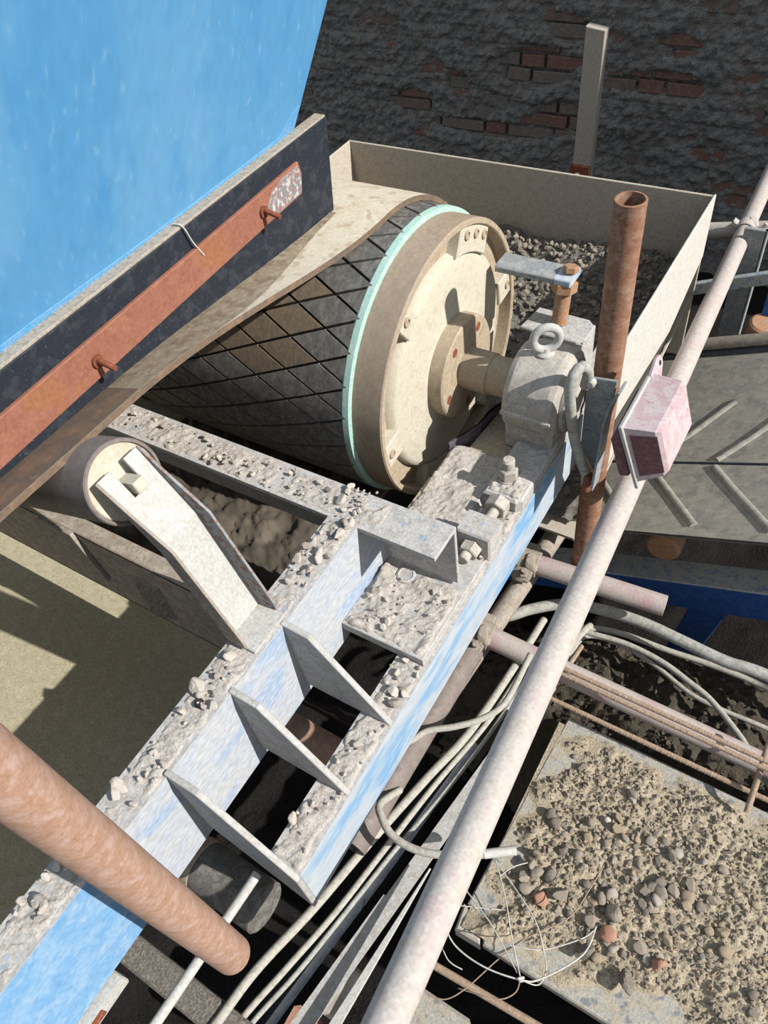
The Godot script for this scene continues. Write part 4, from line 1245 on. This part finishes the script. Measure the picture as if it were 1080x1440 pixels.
func build_slab() -> void:
	var t := thing("concrete_slab", "grey concrete slab under the sand and gravel at the tube side", "slab")
	var st := begin()
	flat_plate(st, [[-0.192, -0.730], [0.85, -0.715], [0.85, -0.245], [-0.158, -0.252], [-0.174, -0.288], [-0.213, -0.300]], 0.520, 0.550, 0.003)
	obj("slab", st, "concrete", t)
	st = begin()
	for x in [0.05, 0.7]:
		box(st, Vector3(x, 0.22, -0.62), Vector3(x + 0.09, 0.52, -0.36), 0.003)
	obj("support", st, "mortar", t)
	st = begin()
	flat_plate(st, [[-0.214, -0.250], [-0.219, -0.297], [-0.177, -0.287], [-0.163, -0.2505]], 0.495, 0.547, 0.004)
	tag(obj("wooden_block", st, "old wood"), "small pale wooden block under the corner of the concrete slab", "block")
	# sand
	var a := noise(81, 7.0, 4)
	var b := noise(82, 45.0, 4)
	var c := noise(83, 110.0, 2)
	var f := func(x: float, z: float) -> float:
		return (0.010 + 0.010 * a.get_noise_2d(x, z) + 0.006 * b.get_noise_2d(x, z) + 0.004 * maxf(0.0, c.get_noise_2d(x, z))) * slab_height(x, z) - 0.0015
	st = begin()
	sheet(st, 230, 150, func(s: float, v: float) -> Vector3:
		var x := -0.205 + 0.70 * s
		var z := -0.26 - 0.45 * v
		return Vector3(x, 0.550 + f.call(x, z), z))
	tag(obj("sand_layer", st, "sand"), "beige sand spread over the concrete slab", "sand", "", "stuff")
	for i in 3:
		scatter("grit", ["fine grey grit in the sand on the slab", "fine tan grit in the sand on the slab", "dark grit in the sand on the slab"][i], [2600, 1800, 1200][i], func() -> Vector3:
			for k in 20:
				var x := rng.randf_range(-0.19, 0.42)
				var z := rng.randf_range(-0.70, -0.29)
				if slab_height(x, z) > 0.3: return Vector3(x, 0.549 + f.call(x, z), z)
			return Vector3(0.1, 0.555, -0.5), 0.003, 0.012, ["gravel grey", "gravel brown", "gravel dark"][i], rocks[3 + i])
	for i in 250:
		var x := 0.0
		var z := 0.0
		for k in 40:
			x = rng.randf_range(-0.165, 0.33)
			z = rng.randf_range(-0.665, -0.325)
			var d := pow((x - 0.02) / 0.17, 2.0) + pow((z + 0.47) / 0.13, 2.0)
			if rng.randf() < exp(-d) + 0.06: break
		var s := 0.009 + 0.020 * pow(rng.randf(), 2.0)
		var pick: int = [0, 0, 0, 1, 1, 1, 2, 2, 2, 3][rng.randi() % 10]
		stone(Vector3(x, 0.550 + f.call(x, z) + s * 0.2, z), s, ["gravel grey", "gravel dark", "gravel brown", "stone grey"][pick], "%s gravel stone half bedded in the sand on the concrete slab" % ["grey", "dark grey", "brown", "pale"][pick], "%s gravel stones on the slab" % ["grey", "dark", "brown", "pale"][pick], rng.randf() < 0.5)
	stone(Vector3(0.026, 0.574, -0.372), 0.034, "stone red", "oval terracotta pebble, largest reddish stone on the sandy slab", "", true, "pebble")
	stone(Vector3(0.002, 0.572, -0.328), 0.036, "gravel dark", "dark stone standing just below the oval terracotta pebble", "", false)
	stone(Vector3(0.078, 0.574, -0.318), 0.040, "gravel dark", "large dark stone with a deep shadow near the lower slab edge", "", false)
	stone(Vector3(-0.098, 0.568, -0.368), 0.028, "stone red", "reddish brown stone at the wire side of the sandy slab", "", true)
	stone(Vector3(-0.072, 0.570, -0.392), 0.034, "gravel grey", "big grey stone next to the reddish brown one by the wires", "", false)
	stone(Vector3(0.020, 0.571, -0.412), 0.038, "gravel grey", "broad flat grey stone uphill of the oval terracotta pebble", "", false)
	stone(Vector3(-0.045, 0.566, -0.560), 0.014, "stone pale", "tiny white pebble in the upper part of the sandy slab", "", true, "pebble")
	stone(Vector3(0.115, 0.570, -0.372), 0.026, "stone red", "orange red brick crumb right of the oval terracotta pebble", "", false)

	var r := thing("rebar_cage", "rusty ribbed rebar rods tied in a ladder beside the concrete slab", "rebar")
	for seg in [[Vector3(-0.252, 0.662, -0.772), Vector3(0.62, 0.644, -0.764), 0.0052], [Vector3(-0.232, 0.658, -0.760), Vector3(0.62, 0.638, -0.751), 0.0048], [Vector3(-0.262, 0.588, -0.733), Vector3(0.62, 0.570, -0.733), 0.0055], [Vector3(0.168, 0.652, -0.822), Vector3(0.174, 0.582, -0.690), 0.0058], [Vector3(-0.222, 0.622, -0.860), Vector3(-0.250, 0.600, -0.640), 0.0055], [Vector3(-0.252, 0.605, -0.79), Vector3(-0.262, 0.60, -0.55), 0.0045]]:
		st = begin()
		var pts := PackedVector3Array()
		var l: float = seg[0].distance_to(seg[1])
		var n := int(l / 0.006)
		# ribs: the radius swells every other ring
		var d: Vector3 = (seg[1] - seg[0]) / n
		for i in n + 1: pts.append(seg[0] + d * i)
		tube(st, pts, seg[2], 8)
		for i in range(0, n, 2):
			lathe(st, [[seg[2] * 0.97, -0.0016], [seg[2] * 1.10, 0.0], [seg[2] * 0.97, 0.0016]], pts[i], d + Vector3(0, 0.0015, 0), 8)
		obj("rod", st, "rebar rust", r)
	st = begin()
	tube(st, PackedVector3Array([Vector3(-0.252, 0.455, -0.190), Vector3(0.05, 0.445, -0.206)]), 0.0075, 12)
	tag(obj("rusty_rod", st, "rebar rust"), "single rusty rod below the thin white wires", "rod")
	st = begin()
	var w := [
		[Vector3(-0.225, 0.640, -0.235), Vector3(-0.188, 0.640, -0.213), Vector3(-0.133, 0.642, -0.209), Vector3(-0.075, 0.640, -0.222), Vector3(-0.046, 0.630, -0.241), Vector3(0.0, 0.625, -0.309), Vector3(0.004, 0.625, -0.361)],
		[Vector3(-0.200, 0.600, -0.132), Vector3(-0.171, 0.600, -0.140), Vector3(-0.147, 0.61, -0.171), Vector3(-0.119, 0.62, -0.233), Vector3(-0.091, 0.62, -0.286), Vector3(-0.041, 0.62, -0.352), Vector3(-0.027, 0.62, -0.413), Vector3(-0.020, 0.61, -0.464)],
		[Vector3(-0.189, 0.640, -0.370), Vector3(-0.149, 0.645, -0.324), Vector3(-0.110, 0.645, -0.270), Vector3(-0.074, 0.640, -0.225)],
		[Vector3(-0.223, 0.630, -0.305), Vector3(-0.152, 0.634, -0.274), Vector3(-0.081, 0.638, -0.229)],
		[Vector3(-0.228, 0.60, -0.218), Vector3(-0.194, 0.605, -0.193), Vector3(-0.166, 0.60, -0.193)],
		[Vector3(-0.228, 0.620, -0.269), Vector3(-0.198, 0.622, -0.282), Vector3(-0.146, 0.620, -0.306)],
		[Vector3(-0.185, 0.62, -0.371), Vector3(-0.094, 0.625, -0.322), Vector3(-0.056, 0.62, -0.281), Vector3(-0.043, 0.62, -0.259), Vector3(-0.045, 0.62, -0.234), Vector3(-0.069, 0.636, -0.224)],
		[Vector3(-0.074, 0.636, -0.226), Vector3(-0.073, 0.62, -0.206), Vector3(-0.089, 0.62, -0.185), Vector3(-0.116, 0.615, -0.175), Vector3(-0.16, 0.6, -0.165)],
		[Vector3(-0.173, 0.62, -0.354), Vector3(-0.160, 0.622, -0.378), Vector3(-0.140, 0.615, -0.401)],
		[Vector3(-0.110, 0.625, -0.262), Vector3(-0.06, 0.618, -0.285), Vector3(-0.01, 0.61, -0.335), Vector3(0.004, 0.60, -0.362)],
	]
	var wt := thing("wire_tangle", "tangle of thin white tie wires twisted together over the slab corner", "wire")
	for i in w.size():
		st = begin()
		tube(st, curve(w[i], 0.008), 0.0015 if i == 0 else 0.0011, 6)
		obj("wire", st, "rebar rust" if i in [1, 7] else "wire white", wt)
	st = begin()
	tube(st, curve([Vector3(-0.077, 0.645, -0.221), Vector3(-0.070, 0.639, -0.228), Vector3(-0.074, 0.633, -0.221), Vector3(-0.068, 0.63, -0.226)], 0.003), 0.0022, 6)
	obj("twist", st, "wire white", wt)

# ------------------------------------------------------------------ cables, hoses, loose steel
func cable(called: String, label: String, pts: Array, r: float, mat: String, cat := "cable", flat := 1.0) -> void:
	var st := begin()
	tube(st, curve(pts, 0.015), r, 12, flat)
	tag(obj(called, st, mat), label, cat)

func build_cables() -> void:
	cable("hanging_cable", "grey rubber cable looped over beside the bearing end cover", [Vector3(-0.315, 1.225, -0.985), Vector3(-0.309, 1.262, -0.975), Vector3(-0.314, 1.287, -0.958), Vector3(-0.320, 1.284, -0.938), Vector3(-0.322, 1.255, -0.930), Vector3(-0.318, 1.20, -0.935), Vector3(-0.310, 1.13, -0.946), Vector3(-0.300, 1.07, -0.960), Vector3(-0.294, 1.02, -0.980), Vector3(-0.300, 0.965, -1.005)], 0.0095, "hose grey")
	cable("hoop_hose", "grey hose bent in a hook passing under the whitewashed tube with a cut white end", [Vector3(-0.400, 0.66, -0.39), Vector3(-0.405, 0.71, -0.337), Vector3(-0.386, 0.72, -0.315), Vector3(-0.357, 0.72, -0.299), Vector3(-0.319, 0.72, -0.296), Vector3(-0.275, 0.72, -0.307), Vector3(-0.221, 0.72, -0.335), Vector3(-0.166, 0.72, -0.373)], 0.0072, "cable grey", "hose")
	var cut := begin()
	tube(cut, curve([Vector3(-0.200, 0.72, -0.349), Vector3(-0.166, 0.7205, -0.3735), Vector3(-0.155, 0.7205, -0.381)], 0.01), 0.0082, 14)
	obj("cut_end", cut, "chute white", get_node("hoop_hose")).set_meta("label", "clean white cut end")
	cable("arched_cable", "pale cable arching out from under the blue channel to the tube", [Vector3(-0.49, 0.68, -0.44), Vector3(-0.426, 0.70, -0.463), Vector3(-0.401, 0.70, -0.504), Vector3(-0.357, 0.70, -0.538), Vector3(-0.316, 0.70, -0.580), Vector3(-0.293, 0.70, -0.634), Vector3(-0.294, 0.70, -0.75)], 0.0065, "cable grey")
	cable("flat_cable", "thickest pale cable of the bundle running along below the blue channel", [Vector3(-0.50, 0.62, 0.22), Vector3(-0.484, 0.62, 0.093), Vector3(-0.472, 0.62, -0.010), Vector3(-0.440, 0.62, -0.140), Vector3(-0.411, 0.62, -0.288), Vector3(-0.376, 0.62, -0.446), Vector3(-0.346, 0.62, -0.571), Vector3(-0.329, 0.62, -0.745), Vector3(-0.325, 0.60, -0.9)], 0.0085, "cable grey")
	cable("flat_cable", "second pale cable of the bundle, lying against the thickest one", [Vector3(-0.465, 0.60, 0.2), Vector3(-0.458, 0.60, 0.075), Vector3(-0.434, 0.60, -0.035), Vector3(-0.407, 0.60, -0.155), Vector3(-0.385, 0.60, -0.294), Vector3(-0.361, 0.60, -0.446), Vector3(-0.326, 0.60, -0.628), Vector3(-0.312, 0.60, -0.80)], 0.006, "cable grey")
	cable("thin_cable", "thin dusty cable of the bundle nearest the angle bar", [Vector3(-0.455, 0.575, 0.2), Vector3(-0.445, 0.58, 0.071), Vector3(-0.417, 0.58, -0.049), Vector3(-0.391, 0.58, -0.196), Vector3(-0.370, 0.58, -0.317), Vector3(-0.343, 0.58, -0.440), Vector3(-0.316, 0.58, -0.608), Vector3(-0.299, 0.58, -0.80)], 0.005, "hose grey")
	cable("black_hose", "dark dusty hose lying behind the angle bar in the cable gap", [Vector3(-0.47, 0.50, 0.2), Vector3(-0.452, 0.50, 0.065), Vector3(-0.428, 0.50, -0.106), Vector3(-0.400, 0.50, -0.296), Vector3(-0.364, 0.50, -0.60)], 0.022, "black rubber", "hose")
	# angle bar and a sliver of plate
	var st := begin()
	var ax := Vector3(0.085, 0.0, -0.62).normalized()
	var xf := Transform3D(Basis(ax.cross(Vector3.UP).normalized() * -1.0, Vector3.UP, -ax), Vector3(-0.392, 0.600, 0.12))
	box(st, Vector3(-0.004, -0.034, -0.80), Vector3(0.0, 0.004, 0.1), 0.001, xf)
	box(st, Vector3(-0.034, 0.0, -0.80), Vector3(0.0, 0.004, 0.1), 0.001, xf)
	tag(obj("angle_bar", st, "gusset paint"), "grey steel angle bar leaning along the cable gap", "angle bar")
	st = begin()
	plate_xy(st, [[-0.022, 0.2], [0.010, 0.2], [0.0, -0.36], [-0.003, -0.36]], -0.003, 0.003, 0.001)
	var sl := obj("steel_strip", st, "white steel")
	sl.transform = Transform3D(Basis(Vector3(1, 0, 0), Vector3(-0.06, 0.0, 1.0).normalized(), Vector3(0, -1, 0)), Vector3(-0.305, 0.640, 0.06))
	tag(sl, "narrow pale steel strip tapering to a point beside the whitewashed tube", "strip")
	# right hand side
	cable("grey_conduit", "thick grey conduit curving past the short pink tube towards the soil", [Vector3(-0.47, 0.54, -0.86), Vector3(-0.407, 0.55, -0.907), Vector3(-0.377, 0.55, -0.940), Vector3(-0.316, 0.55, -0.987), Vector3(-0.238, 0.55, -1.013), Vector3(-0.140, 0.55, -1.023), Vector3(-0.040, 0.55, -1.016), Vector3(0.054, 0.55, -1.008), Vector3(0.156, 0.55, -1.013), Vector3(0.5, 0.5, -1.02)], 0.0135, "hose grey", "conduit")
	cable("thin_cable", "upper thin pale cable below the thick grey conduit", [Vector3(-0.30, 0.47, -0.93), Vector3(-0.254, 0.48, -0.979), Vector3(-0.231, 0.48, -1.005), Vector3(-0.163, 0.48, -1.019), Vector3(-0.063, 0.48, -1.023), Vector3(0.032, 0.48, -1.030), Vector3(0.170, 0.48, -1.029), Vector3(0.5, 0.44, -1.03)], 0.007, "cable grey")
	cable("thin_cable", "middle thin pale cable over the soil heap", [Vector3(-0.29, 0.45, -0.88), Vector3(-0.264, 0.46, -0.921), Vector3(-0.246, 0.46, -0.985), Vector3(-0.175, 0.46, -1.0), Vector3(-0.080, 0.46, -0.984), Vector3(0.012, 0.46, -0.951), Vector3(0.091, 0.46, -0.944), Vector3(0.195, 0.46, -0.944), Vector3(0.5, 0.42, -0.95)], 0.0055, "cable grey")
	cable("thin_cable", "pale cable dropping across the soil behind the long pink tube", [Vector3(-0.239, 0.50, -0.973), Vector3(-0.153, 0.50, -0.984), Vector3(-0.068, 0.50, -0.976), Vector3(0.004, 0.50, -0.953), Vector3(0.056, 0.50, -0.932), Vector3(0.130, 0.50, -0.879), Vector3(0.158, 0.50, -0.851), Vector3(0.213, 0.50, -0.796), Vector3(0.3, 0.48, -0.70)], 0.0068, "cable grey")
	cable("lead_cable", "short pale cable end bent up beside the rebar", [Vector3(-0.275, 0.52, -0.84), Vector3(-0.258, 0.545, -0.88), Vector3(-0.244, 0.555, -0.935), Vector3(-0.236, 0.545, -0.965)], 0.0085, "cable grey")

# ------------------------------------------------------------------ things seen through and below the frame
func build_underside() -> void:
	var st := begin()
	solid(st, Vector3(-0.95, 0.80, -0.085), Vector3(-0.452, 0.80, -0.085), 0.042, 40, 0.004)
	var r := obj("snub_roller", st, "lagging rubber")
	tag(r, "grey return roller seen through the near opening of the frame", "roller")
	st = begin()
	lathe(st, [[0.0418, 0.0], [0.0432, 0.001], [0.0432, 0.016], [0.0418, 0.017]], Vector3(-0.60, 0.80, -0.085), Vector3.RIGHT, 40)
	obj("wear_ring", st, "tan steel", r).set_meta("label", "tan worn ring on the roller")
	tube_thing("tan tube seen crosswise through the middle opening of the frame", Vector3(-0.95, 0.75, -0.372), Vector3(-0.445, 0.75, -0.364), "rust pipe pink", 0.030)
	st = begin()
	solid(st, Vector3(-0.449, 0.95, 0.22), Vector3(-0.440, 0.95, -0.107), 0.0072, 16)
	tag(obj("white_rod", st, "white steel"), "straight white rod passing behind the cut end of the rusty tube", "rod")
	st = begin()
	box(st, Vector3(-0.80, 0.56, 0.055), Vector3(-0.36, 0.62, 0.105), 0.004)
	tag(obj("dusty_beam", st, "grey dust"), "dusty flat beam crossing below the main channel", "beam")
	st = begin()
	box(st, Vector3(-0.275, 0.30, -0.15), Vector3(-0.13, 0.45, 0.06), 0.006)
	tag(obj("concrete_block", st, "concrete"), "grey concrete block at the foot of the whitewashed tube", "block")
	st = begin()
	box(st, Vector3(-0.41, 0.33, -0.12), Vector3(-0.36, 0.37, -0.02), 0.006)
	tag(obj("broken_brick", st, "stone pale"), "broken pale brick lying in the cable gap", "brick")
	st = begin()
	box(st, Vector3(-0.45, 0.30, -0.01), Vector3(-0.38, 0.36, 0.11), 0.008)
	tag(obj("broken_brick", st, "stone red"), "broken reddish brick lying in the cable gap", "brick")
	# grit on the return belt
	dust("belt_dirt", "lumpy grey dirt lying on the return belt under the drum", Vector3(-1.25, 0.902, -0.95), Vector3(0.55, 0, 0), Vector3(0, 0, 0.52), 0.03, 0.55, 301, "stone soil", 0.007, 2.0)
	st = begin()
	var n := noise(310, 38.0, 4)
	sheet(st, 40, 60, func(s: float, v: float) -> Vector3:
		var e := smooth(0.0, 0.2, minf(minf(s, 1.0 - s), minf(v, 1.0 - v)))
		return Vector3(-0.815 + 0.062 * s, 1.06 + 0.115 * v, -0.3448 - 0.006 + e * (0.014 + 0.012 * n.get_noise_2d(s * 0.35, v * 0.6)))  )
	tag(obj("dirt_lump", st, "tan pipe"), "lump of dried dirt stuck on the idler cross beam", "dirt", "", "stuff")

# ------------------------------------------------------------------ dust and chips on the frame
func build_dust() -> void:
	dust("dust_layer", "grey dust and grit caked on the main channel beside the bracket arm", Vector3(-0.546, 1.2375, 0.70), Vector3(0.051, 0, 0), Vector3(0, 0, -1.24), 0.004, 0.6, 201, "dust", 0.003)
	dust("dust_layer", "grey dust with grit along the top of the cross angle", Vector3(-1.2, 1.2385, -0.542), Vector3(0.74, 0, 0), Vector3(0, 0, -0.062), 0.004, 0.55, 202, "dust", 0.003)
	dust("dust_layer", "grey dust on the outrigger ledge between the gussets", Vector3(-0.392, 1.0772, -0.122), Vector3(0.050, 0, 0), Vector3(0, 0, -0.34), 0.005, 0.6, 203, "dust", 0.003)
	dust("dust_layer", "thick crust of dust and grit on the deck plate below the cross angle", Vector3(-0.493, 1.096, -0.457), Vector3(0.145, 0, 0), Vector3(0, 0, -0.135), 0.009, 0.5, 204, "dust", 0.0025)
	dust("dust_layer", "pale crumbled dust round the adjusting screw", Vector3(-0.408, 1.0772, -0.60), Vector3(0.066, 0, 0), Vector3(0, 0, -0.20), 0.009, 0.45, 205, "dust", 0.0025, 1.4)
	dust("dust_layer", "tan dust on the bearing plate in front of the drum disc", Vector3(-0.528, 1.0775, -0.65), Vector3(0.115, 0, 0), Vector3(0.0, 0, -0.25), 0.012, 0.6, 206, "dust", 0.003)
	dust("dust_layer", "dust heaped on the foot of the bearing housing", Vector3(-0.413, 1.106, -0.795), Vector3(0.068, 0, 0), Vector3(0, 0, -0.135), 0.008, 0.5, 207, "dust", 0.0025, 1.2)

func build_stones() -> void:
	var g := "stone chips on the dusty frame"
	var places := [
		["main channel", 60, Vector3(-0.543, 1.243, 0.12), Vector3(-0.500, 1.243, -0.28), 0.006, 0.017],
		["main channel", 62, Vector3(-0.545, 1.243, -0.40), Vector3(-0.500, 1.243, -0.61), 0.006, 0.019],
		["cross angle", 70, Vector3(-1.0, 1.244, -0.548), Vector3(-0.50, 1.244, -0.60), 0.005, 0.013],
		["outrigger ledge", 40, Vector3(-0.390, 1.083, -0.13), Vector3(-0.346, 1.083, -0.45), 0.006, 0.018],
		["deck plate", 40, Vector3(-0.488, 1.104, -0.47), Vector3(-0.355, 1.104, -0.57), 0.005, 0.015],
		["outrigger ledge", 26, Vector3(-0.40, 1.085, -0.61), Vector3(-0.346, 1.085, -0.78), 0.005, 0.014],
	]
	for q in places:
		for i in q[1]:
			var s: float = q[4] * 0.8 + (q[5] * 1.1 - q[4] * 0.8) * pow(rng.randf(), 3.0)
			var p := Vector3(rng.randf_range(q[2].x, q[3].x), q[2].y + s * 0.12, rng.randf_range(q[3].z, q[2].z))
			var m: String = ["stone pale", "stone pale", "stone grey"][rng.randi() % 3]
			stone(p, s, m, "small %s stone chip lying in dust on the %s" % ["pale" if m == "stone pale" else "grey", q[0]], "%s stone chips on the %s" % ["pale" if m == "stone pale" else "grey", q[0]], false, "stone_chip")
	stone(Vector3(-0.536, 1.247, -0.222), 0.026, "stone pale", "large pale stone chip at the foot of the bent bracket arm", "", false, "stone_chip")
	stone(Vector3(-0.535, 1.246, -0.075), 0.024, "stone pale", "angular pale chip on the main channel edge uphill of the rusty tube", "", false, "stone_chip")
	stone(Vector3(-0.510, 1.247, -0.535), 0.022, "stone grey", "grey angular chip where main channel meets cross angle", "", false, "stone_chip")
